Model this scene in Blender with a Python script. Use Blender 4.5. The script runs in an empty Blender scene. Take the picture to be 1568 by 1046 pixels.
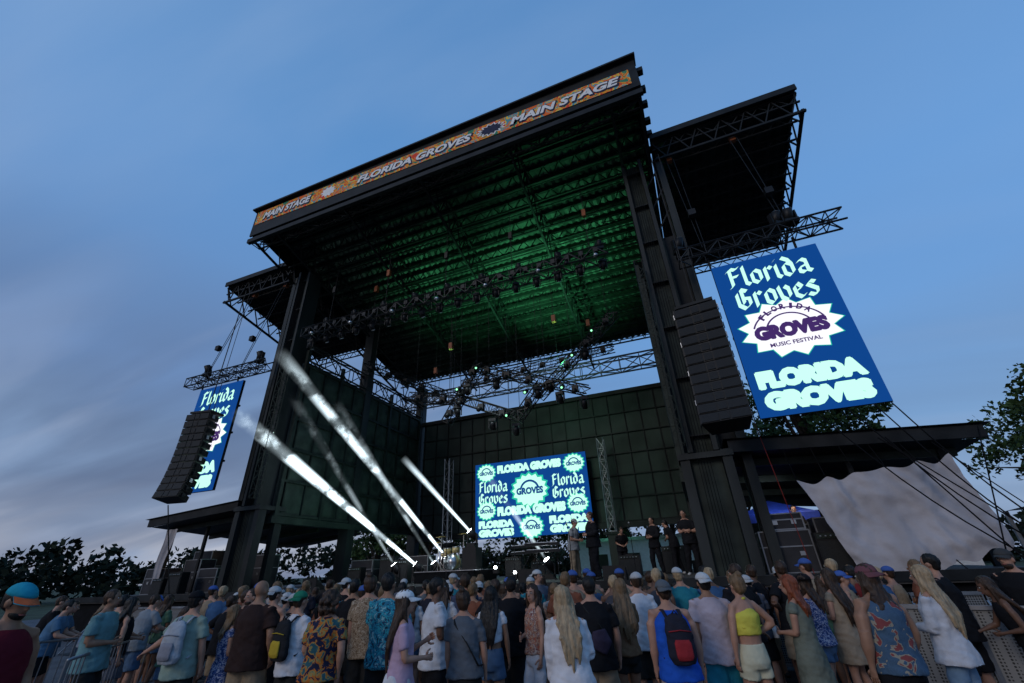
import bpy, math, random
import numpy as np
from mathutils import Vector, Matrix, Euler, noise
random.seed(7); rnd=random.random
def ru(a,b): return a+(b-a)*rnd()
scene=bpy.context.scene
V=Vector
# ------------------------------------------------------------------ materials
def newmat(name):
    m=bpy.data.materials.new(name); m.use_nodes=True
    return m,m.node_tree,m.node_tree.nodes['Principled BSDF']
def mat(name,col,rough=.7,metal=0,var=.25,scale=6,bump=0,bscale=40,spec=.3,stretch=None):
    m,nt,b=newmat(name)
    tc=nt.nodes.new('ShaderNodeTexCoord'); n=nt.nodes.new('ShaderNodeTexNoise')
    n.inputs['Scale'].default_value=scale; n.inputs['Detail'].default_value=5
    src=tc.outputs['Object']
    if stretch:
        mp=nt.nodes.new('ShaderNodeMapping'); mp.inputs['Scale'].default_value=stretch
        nt.links.new(src,mp.inputs[0]); src=mp.outputs[0]
    nt.links.new(src,n.inputs['Vector'])
    r=nt.nodes.new('ShaderNodeValToRGB')
    r.color_ramp.elements[0].position=.3; r.color_ramp.elements[1].position=.7
    r.color_ramp.elements[0].color=[c*(1-var) for c in col]+[1]
    r.color_ramp.elements[1].color=[min(1,c*(1+var)) for c in col]+[1]
    nt.links.new(n.outputs['Fac'],r.inputs[0]); nt.links.new(r.outputs[0],b.inputs['Base Color'])
    b.inputs['Roughness'].default_value=rough; b.inputs['Metallic'].default_value=metal
    b.inputs['Specular IOR Level'].default_value=spec
    if bump:
        n2=nt.nodes.new('ShaderNodeTexNoise'); n2.inputs['Scale'].default_value=bscale; n2.inputs['Detail'].default_value=4
        nt.links.new(src,n2.inputs['Vector'])
        bp=nt.nodes.new('ShaderNodeBump'); bp.inputs['Strength'].default_value=bump; bp.inputs['Distance'].default_value=.03
        nt.links.new(n2.outputs['Fac'],bp.inputs['Height']); nt.links.new(bp.outputs[0],b.inputs['Normal'])
    return m
def emit(name,col,s=1,samp=True):
    m,nt,b=newmat(name)
    b.inputs['Base Color'].default_value=(*[c*.05 for c in col],1)
    b.inputs['Roughness'].default_value=.8; b.inputs['Specular IOR Level'].default_value=.05
    b.inputs['Emission Color'].default_value=(*col,1); b.inputs['Emission Strength'].default_value=s
    if not samp: m.cycles.emission_sampling='NONE'
    return m
def pattern(name,cols,scale=8,base='noise'):
    m,nt,b=newmat(name)
    tc=nt.nodes.new('ShaderNodeTexCoord')
    if base=='voronoi':
        n=nt.nodes.new('ShaderNodeTexVoronoi'); n.inputs['Scale'].default_value=scale; out=n.outputs['Color']
    else:
        n=nt.nodes.new('ShaderNodeTexNoise'); n.inputs['Scale'].default_value=scale; n.inputs['Detail'].default_value=2
        n.inputs['Distortion'].default_value=.9; out=n.outputs['Fac']
    nt.links.new(tc.outputs['Object'],n.inputs['Vector'])
    r=nt.nodes.new('ShaderNodeValToRGB'); cr=r.color_ramp; cr.interpolation='CONSTANT'
    k=len(cols); lo,hi=(.33,.66) if base!='voronoi' else (.1,.9)
    cr.elements[0].position=0; cr.elements[0].color=(*cols[0],1)
    cr.elements[1].position=lo+(hi-lo)/(k); cr.elements[1].color=(*cols[1],1)
    for i in range(2,k):
        e=cr.elements.new(lo+(hi-lo)*i/k); e.color=(*cols[i],1)
    nt.links.new(out,r.inputs[0]); nt.links.new(r.outputs[0],b.inputs['Base Color'])
    b.inputs['Roughness'].default_value=.85; b.inputs['Specular IOR Level'].default_value=.15
    return m
def perforated():
    m,nt,b=newmat('perforated_aluminium')
    tc=nt.nodes.new('ShaderNodeTexCoord'); n=nt.nodes.new('ShaderNodeTexVoronoi'); n.inputs['Scale'].default_value=28; n.inputs['Randomness'].default_value=0
    nt.links.new(tc.outputs['Object'],n.inputs['Vector']); r=nt.nodes.new('ShaderNodeValToRGB')
    r.color_ramp.elements[0].position=.3; r.color_ramp.elements[0].color=(.02,.02,.02,1); r.color_ramp.elements[1].position=.4; r.color_ramp.elements[1].color=(.2,.2,.2,1)
    nt.links.new(n.outputs['Distance'],r.inputs[0]); nt.links.new(r.outputs[0],b.inputs['Base Color']); b.inputs['Roughness'].default_value=.5; b.inputs['Metallic'].default_value=.3
    return m
STEEL=mat('black_steel',(.013,.014,.015),.6,.1,.5,2,.1,15,spec=.2)
STEEL2=mat('dark_green_steel',(.019,.026,.022),.55,.1,.45,2,.1,15,spec=.2)
TROLL=mat('stage_tower_steel',(.020,.023,.023),.55,.2,.5,1.2,.15,9,spec=.25,stretch=(1,1,.3))
ALU=mat('truss_black_paint',(.014,.014,.015),.45,.3,.3,4)
ALUL=mat('aluminium',(.26,.27,.29),.35,.7,.2,4)
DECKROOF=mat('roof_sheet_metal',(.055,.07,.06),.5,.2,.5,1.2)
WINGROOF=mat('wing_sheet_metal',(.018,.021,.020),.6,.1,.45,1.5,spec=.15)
WALLP=mat('wall_fabric_panel',(.026,.038,.031),.85,0,.55,1.6,.8,3)
BACKP=mat('back_wall_panel',(.024,.031,.029),.75,0,.45,.8,.25,6)
BLACK=mat('black_plastic',(.008,.008,.009),.5,0,.2,8,spec=.25)
GRILLE=mat('speaker_grille',(.014,.015,.016),.6,.2,.3,60,.3,200)
BLK=mat('black_cloth',(.006,.006,.007),.9,0,.3,4,.2,20,spec=.1)
ORANGE=mat('hoist_orange',(.24,.06,.015),.5)
WOOD=mat('deck_board',(.045,.042,.04),.7,0,.35,3,.2,20)
WHITE=mat('white_paint',(.6,.6,.61),.6,0,.1)
TARP=mat('white_tarpaulin',(.36,.335,.345),.75,0,.2,1.1,.8,5)
ASPH=mat('asphalt',(.075,.082,.095),.85,0,.3,1.2,.5,60)
GRASS=mat('grass_ground',(.035,.05,.025),.95,0,.5,.4,.6,30)
CHROME=mat('chrome',(.4,.4,.4),.3,1,.1)
CASE=mat('road_case_laminate',(.02,.02,.024),.5,0,.3,3)
BARK=mat('bark',(.05,.038,.03),.9,0,.4,6,.6,20)
LEAF=mat('leaves',(.03,.058,.016),.7,0,.65,1.0,spec=.2)
LEAFD=mat('leaves_distant',(.012,.019,.012),.8,0,.5,.6,spec=.1)
PERF=perforated()
# ------------------------------------------------------------------ mesh builder
class B:
    def __init__(s): s.v=[]; s.f=[]; s.m=[]; s.sm=[]; s.mats=[]
    def mi(s,m):
        if m not in s.mats: s.mats.append(m)
        return s.mats.index(m)
    def add(s,vs,fs,m,smooth=False):
        o=len(s.v); s.v.extend([tuple(x) for x in vs]); i=s.mi(m) if m else 0
        for f in fs: s.f.append(tuple(o+k for k in f)); s.m.append(i); s.sm.append(smooth)
    def box(s,c,d,m,R=None):
        hx,hy,hz=d[0]/2,d[1]/2,d[2]/2; c=V(c)
        vs=[V((x*hx,y*hy,z*hz)) for x in(-1,1) for y in(-1,1) for z in(-1,1)]
        if R: vs=[R@v for v in vs]
        s.add([v+c for v in vs],[(0,1,3,2),(4,6,7,5),(0,4,5,1),(2,3,7,6),(0,2,6,4),(1,5,7,3)],m)
    def box2(s,a,b,m):
        s.box([(a[i]+b[i])/2 for i in range(3)],[abs(b[i]-a[i]) for i in range(3)],m)
    def tube(s,pts,rad,m,n=8,smooth=True,ref=None,cap=True):
        pts=[V(p) for p in pts]; vs=[];fs=[]
        for i,p in enumerate(pts):
            t=(pts[min(i+1,len(pts)-1)]-pts[max(i-1,0)]); t=t.normalized() if t.length>1e-6 else V((0,0,1))
            rf=V(ref) if ref else (V((0,0,1)) if abs(t.z)<.9 else V((0,1,0)))
            x=rf.cross(t).normalized(); y=t.cross(x)
            r=rad[i] if isinstance(rad,(list,tuple)) else rad
            rx,ry=r if isinstance(r,(list,tuple)) else (r,r)
            for k in range(n):
                a=2*math.pi*(k+.5)/n; vs.append(p+x*math.cos(a)*rx+y*math.sin(a)*ry)
        for i in range(len(pts)-1):
            for k in range(n):
                k2=(k+1)%n; fs.append((i*n+k,i*n+k2,(i+1)*n+k2,(i+1)*n+k))
        if cap:
            fs.append(tuple(range(n-1,-1,-1))); fs.append(tuple((len(pts)-1)*n+k for k in range(n)))
        s.add(vs,fs,m,smooth)
    def bar(s,a,b,r,m,n=4): s.tube([a,b],r,m,n,n>6)
    def beam(s,a,b,w,h,m):
        a,b=V(a),V(b); s.tube([a,b],[(w*.7071,h*.7071)]*2,m,4,False)
    def ell(s,c,r,m,n=12,k=8,R=None):
        c=V(c);vs=[];fs=[]
        for i in range(k+1):
            ph=math.pi*i/k
            for j in range(n):
                a=2*math.pi*j/n; p=V((math.sin(ph)*math.cos(a)*r[0],math.sin(ph)*math.sin(a)*r[1],math.cos(ph)*r[2]))
                if R: p=R@p
                vs.append(c+p)
        for i in range(k):
            for j in range(n):
                j2=(j+1)%n; fs.append((i*n+j,(i+1)*n+j,(i+1)*n+j2,i*n+j2))
        s.add(vs,fs,m,True)
    def truss(s,a,b,w,h,bays,r,m,up=(0,0,1)):
        a,b=V(a),V(b); t=(b-a).normalized(); side=V(up).cross(t).normalized(); u=t.cross(side)
        cs=[side*(sx*w/2)+u*(sz*h/2) for sx,sz in((-1,-1),(1,-1),(1,1),(-1,1))]
        for c in cs: s.bar(a+c,b+c,r,m,5)
        for i in range(bays):
            p=a.lerp(b,i/bays); q=a.lerp(b,(i+1)/bays)
            for k in range(4):
                c1,c2=cs[k],cs[(k+1)%4]
                if (i+k)%2: c1,c2=c2,c1
                s.bar(p+c1,q+c2,r*.6,m); 
                s.bar(p+cs[k],p+cs[(k+1)%4],r*.5,m)
    def flat(s,a,b,dep,bays,r,m):
        a,b=V(a),V(b); d=V((0,0,-dep))
        s.beam(a,b,r*2,r*2,m); s.beam(a+d,b+d,r*2,r*2,m)
        for i in range(bays):
            p=a.lerp(b,i/bays); q=a.lerp(b,(i+.5)/bays)+d; e=a.lerp(b,(i+1)/bays)
            s.bar(p,q,r*.7,m); s.bar(q,e,r*.7,m)
    def obj(s,name,parent=None,loc=None):
        me=bpy.data.meshes.new(name); me.from_pydata(s.v,[],s.f)
        for m in s.mats: me.materials.append(m)
        me.polygons.foreach_set('material_index',s.m); me.polygons.foreach_set('use_smooth',s.sm)
        me.update(); o=bpy.data.objects.new(name,me); scene.collection.objects.link(o)
        if parent: o.parent=parent
        if loc: o.location=loc
        return o
def empty(name,loc=(0,0,0)):
    e=bpy.data.objects.new(name,None); scene.collection.objects.link(e); e.location=loc; return e
def inst(o,name,loc,rot=(0,0,0),sc=1):
    n=bpy.data.objects.new(name,o.data); scene.collection.objects.link(n); n.location=loc; n.rotation_euler=rot
    n.scale=(sc,sc,sc) if not isinstance(sc,(tuple,list)) else sc; return n
# ------------------------------------------------------------------ camera
p_=math.radians(28.3); a_=math.radians(20.6); ro=math.atan2(53,1194)
Fh=V((-math.sin(a_),math.cos(a_),0)); Rh=V((math.cos(a_),math.sin(a_),0))
fw=Fh*math.cos(p_)+V((0,0,math.sin(p_))); up0=-Fh*math.sin(p_)+V((0,0,math.cos(p_)))
rt=Rh*math.cos(ro)-up0*math.sin(ro); up=up0*math.cos(ro)+Rh*math.sin(ro)
cam=bpy.data.cameras.new('camera'); co=bpy.data.objects.new('camera',cam); scene.collection.objects.link(co)
cam.sensor_width=36; cam.lens=14.79; cam.clip_start=.05; cam.clip_end=3000
M=Matrix((rt,up,-fw)).transposed().to_4x4(); M.translation=V((0,0,1.9)); co.matrix_world=M
scene.camera=co
# ------------------------------------------------------------------ world
w=bpy.data.worlds.new('World'); scene.world=w; w.use_nodes=True; nt=w.node_tree; N=nt.nodes; L=nt.links
for n in list(N): N.remove(n)
out=N.new('ShaderNodeOutputWorld'); tc=N.new('ShaderNodeTexCoord'); sep=N.new('ShaderNodeSeparateXYZ'); L.new(tc.outputs['Generated'],sep.inputs[0])
def ramp(stops):
    rp=N.new('ShaderNodeValToRGB'); cr=rp.color_ramp
    cr.elements[0].position=0; cr.elements[0].color=(*stops[0][1],1); cr.elements[1].position=1; cr.elements[1].color=(*stops[-1][1],1)
    for p,c in stops[1:-1]:
        e=cr.elements.new(p); e.color=(*c,1)
    L.new(sep.outputs['Z'],rp.inputs[0]); return rp.outputs[0]
def mth(op,a,b=None):
    n=N.new('ShaderNodeMath'); n.operation=op
    for i,x in enumerate((a,b)):
        if x is None: continue
        if isinstance(x,(int,float)): n.inputs[i].default_value=x
        else: L.new(x,n.inputs[i])
    return n.outputs[0]
def mix(f,a,b):
    m=N.new('ShaderNodeMix'); m.data_type='RGBA'; L.new(f,m.inputs[0]); L.new(a,m.inputs[6])
    if isinstance(b,tuple): m.inputs[7].default_value=(*b,1)
    else: L.new(b,m.inputs[7])
    return m.outputs[2]
def mrange(x,lo,hi):
    mr=N.new('ShaderNodeMapRange'); mr.interpolation_type='SMOOTHSTEP'; mr.inputs[1].default_value=lo; mr.inputs[2].default_value=hi; L.new(x,mr.inputs[0]); return mr.outputs[0]
left=ramp([(0,(.26,.29,.38)),(.05,(.50,.53,.63)),(.10,(.42,.46,.58)),(.16,(.15,.20,.33)),(.25,(.14,.22,.39)),(.36,(.17,.31,.60)),(.55,(.145,.335,.69)),(.8,(.105,.285,.61)),(1,(.08,.24,.54))])
right=ramp([(0,(.22,.30,.46)),(.06,(.24,.36,.58)),(.2,(.19,.36,.65)),(.4,(.16,.37,.75)),(.6,(.13,.335,.71)),(.8,(.105,.285,.62)),(1,(.08,.24,.54))])
az=mth('ADD',mth('MULTIPLY',sep.outputs['X'],Rh.x),mth('MULTIPLY',sep.outputs['Y'],Rh.y))
base=mix(mrange(az,-.55,.35),left,right)
zz=mth('ADD',mth('MAXIMUM',sep.outputs['Z'],0),.16)
cx=mth('DIVIDE',sep.outputs['X'],zz); cy=mth('DIVIDE',sep.outputs['Y'],zz)
cmb=N.new('ShaderNodeCombineXYZ'); L.new(cx,cmb.inputs[0]); L.new(cy,cmb.inputs[1])
def cloud(scale,sx,lo,hi,rot,off,det=6):
    mp=N.new('ShaderNodeMapping'); mp.inputs['Scale'].default_value=(sx,1,1); mp.inputs['Rotation'].default_value=(0,0,rot); mp.inputs['Location'].default_value=off
    L.new(cmb.outputs[0],mp.inputs[0]); n=N.new('ShaderNodeTexNoise'); n.inputs['Scale'].default_value=scale
    n.inputs['Detail'].default_value=det; n.inputs['Roughness'].default_value=.46; n.inputs['Distortion'].default_value=.5; L.new(mp.outputs[0],n.inputs['Vector'])
    return mrange(n.outputs['Fac'],lo,hi)
lf=mth('ADD',mth('MULTIPLY',mth('SUBTRACT',1,mrange(az,-.5,.6)),.7),.3)
low=mth('SUBTRACT',1,mrange(sep.outputs['Z'],.25,.75))
c1=mth('MULTIPLY',mth('MULTIPLY',cloud(1.3,.35,.42,.70,.6,(3,1,0)),.65),lf)
col=mix(c1,base,(.29,.44,.70))
c2=mth('MULTIPLY',mth('MULTIPLY',mth('MULTIPLY',cloud(1.4,.2,.38,.64,.35,(8,4,2)),.7),lf),low)
col=mix(c2,col,(.11,.165,.30))
c3=mth('MULTIPLY',mth('MULTIPLY',mth('MULTIPLY',cloud(2.6,.2,.48,.74,.5,(1,7,5)),.5),lf),low)
col=mix(c3,col,(.34,.42,.60))
bg=N.new('ShaderNodeBackground'); L.new(col,bg.inputs[0]); bg.inputs[1].default_value=.93
sky=N.new('ShaderNodeTexSky'); sky.sky_type='NISHITA'; sky.sun_disc=False; sky.sun_elevation=math.radians(4); sky.sun_rotation=math.radians(200)
bg2=N.new('ShaderNodeBackground'); L.new(sky.outputs[0],bg2.inputs[0]); bg2.inputs[1].default_value=.01
ad=N.new('ShaderNodeAddShader'); L.new(bg.outputs[0],ad.inputs[0]); L.new(bg2.outputs[0],ad.inputs[1]); L.new(ad.outputs[0],out.inputs[0])
sun=bpy.data.lights.new('sun','SUN'); sun.energy=.75; sun.angle=math.radians(18); sun.color=(1,.92,.86)
so=bpy.data.objects.new('sun',sun); scene.collection.objects.link(so); so.rotation_euler=(Fh*.7+Rh*.6+V((0,0,-.45))).to_track_quat('-Z','Y').to_euler()
def spot(name,loc,tgt,e,col,ang=60,blend=.6,size=.15):
    l=bpy.data.lights.new(name,'SPOT'); l.energy=e; l.color=col; l.spot_size=math.radians(ang); l.spot_blend=blend; l.shadow_soft_size=size
    o=bpy.data.objects.new(name,l); scene.collection.objects.link(o); o.location=loc
    o.rotation_euler=(V(tgt)-V(loc)).to_track_quat('-Z','Y').to_euler(); return o
# ------------------------------------------------------------------ ground
b=B(); b.add([(-1500,-1500,0),(1500,-1500,0),(1500,1500,0),(-1500,1500,0)],[(0,1,2,3)],GRASS); b.obj('ground')
b=B(); b.add([(-45,-30,.004),(30,-30,.004),(30,34,.004),(-45,34,.004)],[(0,1,2,3)],ASPH); b.obj('pavement')
# ------------------------------------------------------------------ stage
XC=-8.35
def mx(x): return 2*XC-x
stage=empty('concert_stage')
def ztop(y): return 19.85-.29*(y-11)
b=B()
xl,xr=-18.9,1.65
nr=110; vs=[];fs=[]
for i in range(nr+1):
    x=xl+(xr-xl)*i/nr; dz=.09 if i%2 else 0
    for y in(11.05,26.2): vs.append((x,y,ztop(y)-.12-dz))
for i in range(nr): fs.append((2*i,2*i+1,2*i+3,2*i+2))
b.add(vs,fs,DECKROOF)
b.add([(xl,11,ztop(11)),(xr,11,ztop(11)),(xr,26.3,ztop(26.3)),(xl,26.3,ztop(26.3))],[(0,1,2,3)],STEEL)
b.box2((xl,10.96,18.1),(xr,11.04,19.9),STEEL)
b.box2((xl-.1,10.75,19.86),(xr+.08,11.3,19.95),STEEL)
for x in(xl,xr):
    b.add([(x,11.04,ztop(11)),(x,26.3,ztop(26.3)),(x,26.3,ztop(26.3)-.7),(x,11.04,18.6)],[(0,1,2,3)],STEEL)
b.obj('roof_deck',stage)
b=B()
y=11.25;k=0
while y<26.3:
    z=ztop(y)-.3
    b.beam((xl+.1,y,z+.03),(xr-.1,y,z+.03),.14,.24,STEEL2)
    if k%2==0: b.flat((xl+.1,y,z),(xr-.1,y,z),.95 if k%4==0 else .6,26,.038,STEEL2)
    else: b.beam((xl+.1,y,z-.28),(xr-.1,y,z-.28),.05,.05,STEEL2)
    y+=.58;k+=1
for x in [xl+.3,-17.0,-12.7,-8.35,-4,.4,xr-.15]:
    b.flat((x,11.2,ztop(11.2)-.35),(x,26,ztop(26)-.35),1.7,13,.05,STEEL)
for i in range(60):
    x=ru(-17.5,.5); yy=ru(12,25); b.bar((x,yy,ztop(yy)-1.1),(x+ru(-1.5,1.5),yy+ru(-.3,.3),ztop(yy)-1.15),.025,STEEL)
b.truss((xl+.1,11.35,17.95),(xr-.1,11.35,17.95),.5,.5,24,.05,STEEL)
b.beam((xl,11.02,17.75),(xr,11.02,17.75),.18,.25,STEEL)
b.truss((xl+.1,25.6,13.2),(xr-.1,25.6,13.2),.6,.9,16,.06,ALUL)
for i in range(6):
    yy=11.3+i*.62; b.box((xr+.12,yy,ztop(yy)-.35-.1*(i%2)),(.28,.25,.22),STEEL)
b.obj('roof_trusses',stage)
for s in(1,-1):
    b=B(); x0,x1=(1.75,7.45) if s>0 else (-24.4,-18.95)
    def zw(y): return 18.5-.2*(y-14)
    n=30; vs=[];fs=[]
    for i in range(n+1):
        x=x0+(x1-x0)*i/n
        for yy in(13.8,22): vs.append((x,yy,zw(yy)-.1-(.08 if i%2 else 0)))
    for i in range(n): fs.append((2*i,2*i+1,2*i+3,2*i+2))
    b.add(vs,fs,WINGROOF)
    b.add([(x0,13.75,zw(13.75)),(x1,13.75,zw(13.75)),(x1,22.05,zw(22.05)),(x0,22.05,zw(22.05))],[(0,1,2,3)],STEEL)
    b.box2((x0,13.72,18.3),(x1,13.8,18.6),STEEL)
    for yy in np.arange(14,22.1,.8):
        b.flat((x0,yy,zw(yy)-.25),(x1,yy,zw(yy)-.25),.4,8,.035,STEEL)
    b.flat((x0,13.95,zw(14)-.2),(x1,13.95,zw(14)-.2),1.1,6,.05,STEEL)
    for xx in(x0+.1,x1-.1): b.flat((xx,13.9,zw(14)-.2),(xx,22,zw(22)-.2),1.05,8,.055,STEEL)
    b.obj('wing_roof',stage)
# towers
for s in(1,-1):
    b=B()
    def X(x): return x if s>0 else mx(x)
    def bx(x0,y0,z0,x1,y1,z1,m=TROLL): b.box2((X(x0),y0,z0),(X(x1),y1,z1),m)
    bx(.0,13.55,0,1.45,14.9,.35)
    for x in(.02,1.17): bx(x,13.6,.35,x+.26,13.95,4.7); bx(x,14.5,.35,x+.26,14.85,4.7)
    bx(.3,13.8,.35,1.15,13.9,4.7,STEEL2)
    for z in(1.2,4.5): bx(-.03,13.54,z,1.48,14.9,z+.16)
    for x in(.3,1.0): bx(x,13.6,4.7,x+.14,14.5,17.2)
    bx(.44,13.95,4.7,1.0,14.05,17.2,STEEL2)
    for z in np.arange(5.2,17,1.9): bx(.43,13.75,z,1.01,13.94,z+.05,TROLL)
    bx(1.72,14.0,0,1.98,14.35,17.3); bx(1.72,14.7,0,1.98,14.95,17.3)
    bx(1.15,14.25,4.7,1.72,14.33,13.2,STEEL)
    for z in np.arange(13.4,17,1.2):
        b.bar((X(1.1),14.1,z),(X(1.8),14.1,z+1.1),.04,STEEL)
    bx(1.14,13.75,4.7,1.2,14.4,12.9,STEEL2)
    b.truss((X(.12),13.3,4.9),(X(.12),13.3,11.5),.3,.3,18,.018,STEEL2,up=(0,1,0))
    for k in range(5): b.bar((X(.5+k*.08),13.56,1.5),(X(.5+k*.08),13.56,16.8),.012,BLK)
    for yy in(19.2,25.4):
        bx(-.05,yy-.25,0,.55,yy+.25,ztop(yy)-1.6); bx(-.35,yy-.35,0,.75,yy+.35,1.9)
    b.obj('stage_tower',stage)
# side walls
for s in(1,-1):
    b=B(); X=(lambda x:x) if s>0 else mx
    x=.12
    b.box2((X(x),14.3,4.3),(X(x+.08),25.1,11.6),BACKP)
    ny,nz_=9,5
    for i in range(ny):
        for j in range(nz_):
            y0=14.7+i*1.14; z0=4.4+j*1.43
            if 18.8<y0+.57<19.6 : continue
            g=6; vs=[];fs=[]
            amp_=ru(.04,.11); sk_=ru(-.5,.5)
            for u in range(g+1):
                for v in range(g+1):
                    bul=amp_*math.sin(math.pi*u/g)**.5*math.sin(math.pi*v/g)**.5*(.4+1.1*rnd())
                    vs.append((X(x-.01-bul),y0+.05+1.02*u/g,z0+.06+(1.27+sk_*.06)*v/g))
            for u in range(g):
                for v in range(g): q=u*(g+1)+v; fs.append((q,q+1,q+g+2,q+g+1))
            b.add(vs,fs,WALLP,True)
    for j in range(nz_+1): b.box2((X(x-.02),14.3,4.36+j*1.43-.05),(X(x-.14),25.1,4.36+j*1.43+.05),STEEL2)
    for i in range(10): b.box2((X(x-.01),14.67+i*1.14-.03,4.3),(X(x-.12),14.67+i*1.14+.03,11.6),STEEL2)
    for yy in(14.4,16.95,21.5,25.0): b.box2((X(x-.01),yy-.08,4.2),(X(x-.17),yy+.08,12.3),STEEL2)
    b.box2((X(x-.2),14.2,4.0),(X(x+.15),25.2,4.28),STEEL2)
    b.truss((X(x),14.5,12.2),(X(x),25.2,12.2),.3,.9,10,.05,STEEL)
    b.obj('side_wall',stage)
b=B()
b.box2((-16.5,25.3,3.9),(.2,25.45,11.1),BACKP)
for z in np.arange(3.9,11.2,1.2): b.box2((-16.5,25.2,z),(.2,25.3,z+.05),STEEL)
for x in np.arange(-16.4,.2,.925): b.box2((x,25.22,3.9),(x+.05,25.298,11.1),STEEL)
b.box2((-16.6,25.1,11.1),(.3,25.5,11.35),STEEL); b.box2((-16.6,25.1,3.6),(.3,25.5,3.88),STEEL)
b.obj('back_wall',stage)
# deck
b=B()
b.box2((-24.6,12.3,1.3),(6.6,26,1.5),WOOD)
b.box2((-24.6,12.26,1.34),(6.6,12.297,1.53),STEEL)
for x in np.arange(-24.4,6.5,1.5): b.box2((x,12.6,0),(x+.1,12.7,1.3),STEEL)
b.add([(-24.6,12.45,0),(6.6,12.45,0),(6.6,12.45,1.3),(-24.6,12.45,1.3)],[(0,1,2,3)],BLK)
b.obj('stage_deck',stage)
for s in(1,-1):
    b=B(); X=(lambda x:x) if s>0 else mx
    zo=4.55; vs=[(X(1.4),13.6,4.92),(X(7.05),13.6,zo),(X(7.05),13.6,zo-.3),(X(1.4),13.6,4.58)]
    vs2=[(a[0],13.75,a[2]) for a in vs]
    b.add(vs+vs2,[(0,1,2,3),(7,6,5,4),(0,4,5,1),(1,5,6,2),(2,6,7,3),(3,7,4,0)],STEEL)
    b.add([(X(1.3),13.5,4.95),(X(7.2),13.5,4.58),(X(6.6),22,3.75),(X(1.3),22,4.2)],[(0,1,2,3)],STEEL)
    b.add([(X(1.4),13.76,4.6),(X(7.0),13.76,4.25),(X(6.5),22,3.5),(X(1.4),22,4.0)],[(0,1,2,3)],STEEL)
    for yy in(14.5,16.5,18.5,20.5): b.beam((X(1.5),yy,4.45-.09*(yy-14)),(X(6.7),yy,4.15-.09*(yy-14)),.12,.2,STEEL2)
    for xx,yy in((4.3,14.6),(6.3,14.4),(6.3,20)): b.box2((X(xx),yy,1.5),(X(xx+.12),yy+.12,4.2),STEEL)
    if s>0: b.box2((X(2.2),21.5,0),(X(6.6),21.6,3.5),BACKP)
    b.obj('side_stage_roof',stage)
# ------------------------------------------------------------------ text helpers
def textgeo(body,size=1,offset=0,shear=0,sx=1):
    c=bpy.data.curves.new('t','FONT'); c.body=body; c.size=size; c.offset=min(offset,.06); c.shear=shear; c.align_x='CENTER'; c.align_y='CENTER'
    c.resolution_u=3
    o=bpy.data.objects.new('t',c); scene.collection.objects.link(o)
    me=bpy.data.meshes.new_from_object(o.evaluated_get(bpy.context.evaluated_depsgraph_get()))
    vs=[(v.co.x*sx,v.co.y) for v in me.vertices]; fs=[tuple(p.vertices) for p in me.polygons]
    bpy.data.objects.remove(o); bpy.data.meshes.remove(me); return vs,fs
def fit(vs,w,h,cx,cy):
    xs=[v[0] for v in vs]; ys=[v[1] for v in vs]; a,b_,c,d=min(xs),max(xs),min(ys),max(ys)
    return [((x-(a+b_)/2)/(b_-a)*w+cx,(y-(c+d)/2)/(d-c)*h+cy) for x,y in vs]
G={'F':([[(.25,1.45),(.25,.12),(.05,0)],[(.05,1.3),(.35,1.5),(.6,1.38),(.85,1.5)],[(.25,.8),(.7,.85)]],.95),
'l':([[(.15,1.5),(.15,.15),(.35,0)]],.45),'o':([[(.15,.82),(.15,.2),(.4,0),(.65,.2),(.65,.8),(.4,1),(.15,.82)]],.85),
'r':([[(.15,1),(.15,.0)],[(.15,.8),(.38,1),(.55,.85)]],.66),'i':([[(.15,1),(.15,.15),(.32,0)],[(.1,1.3),(.24,1.42)]],.45),
'd':([[(.15,.82),(.15,.2),(.4,0),(.65,.2),(.65,.8),(.4,1),(.15,.82)],[(.65,.8),(.5,1.2),(.2,1.45)]],.85),
'a':([[(.15,.85),(.42,1),(.62,.85),(.62,.12),(.8,0)],[(.62,.55),(.15,.38),(.15,.1),(.35,0),(.62,.15)]],.9),
'G':([[(.85,1.25),(.5,1.45),(.18,1.15),(.18,.3),(.5,0),(.88,.25),(.88,.7),(.55,.75)],[(.52,1.4),(.52,.4)]],1.1),
'v':([[(.12,1.05),(.18,.25),(.42,0),(.68,.25),(.68,.8),(.5,1)]],.88),
'e':([[(.15,.45),(.6,.7),(.4,1),(.15,.8),(.15,.2),(.4,0),(.65,.15)]],.78),
's':([[(.62,.88),(.38,1),(.12,.8),(.6,.38),(.55,.1),(.3,0),(.06,.14)]],.75)}
def blackletter(word,nib=.15):
    vs=[];fs=[];x=0; n=(nib*math.cos(.75),nib*math.sin(.75))
    for ch in word:
        st,adv=G[ch]
        for pl in st:
            for (ax,ay),(bx_,by) in zip(pl,pl[1:]):
                o=len(vs); q=[(ax-n[0],ay-n[1]),(ax+n[0],ay+n[1]),(bx_+n[0],by+n[1]),(bx_-n[0],by-n[1])]
                vs+=[(x+u,v) for u,v in q]; fs.append((o,o+1,o+2,o+3))
        x+=adv
    return vs,fs
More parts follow.
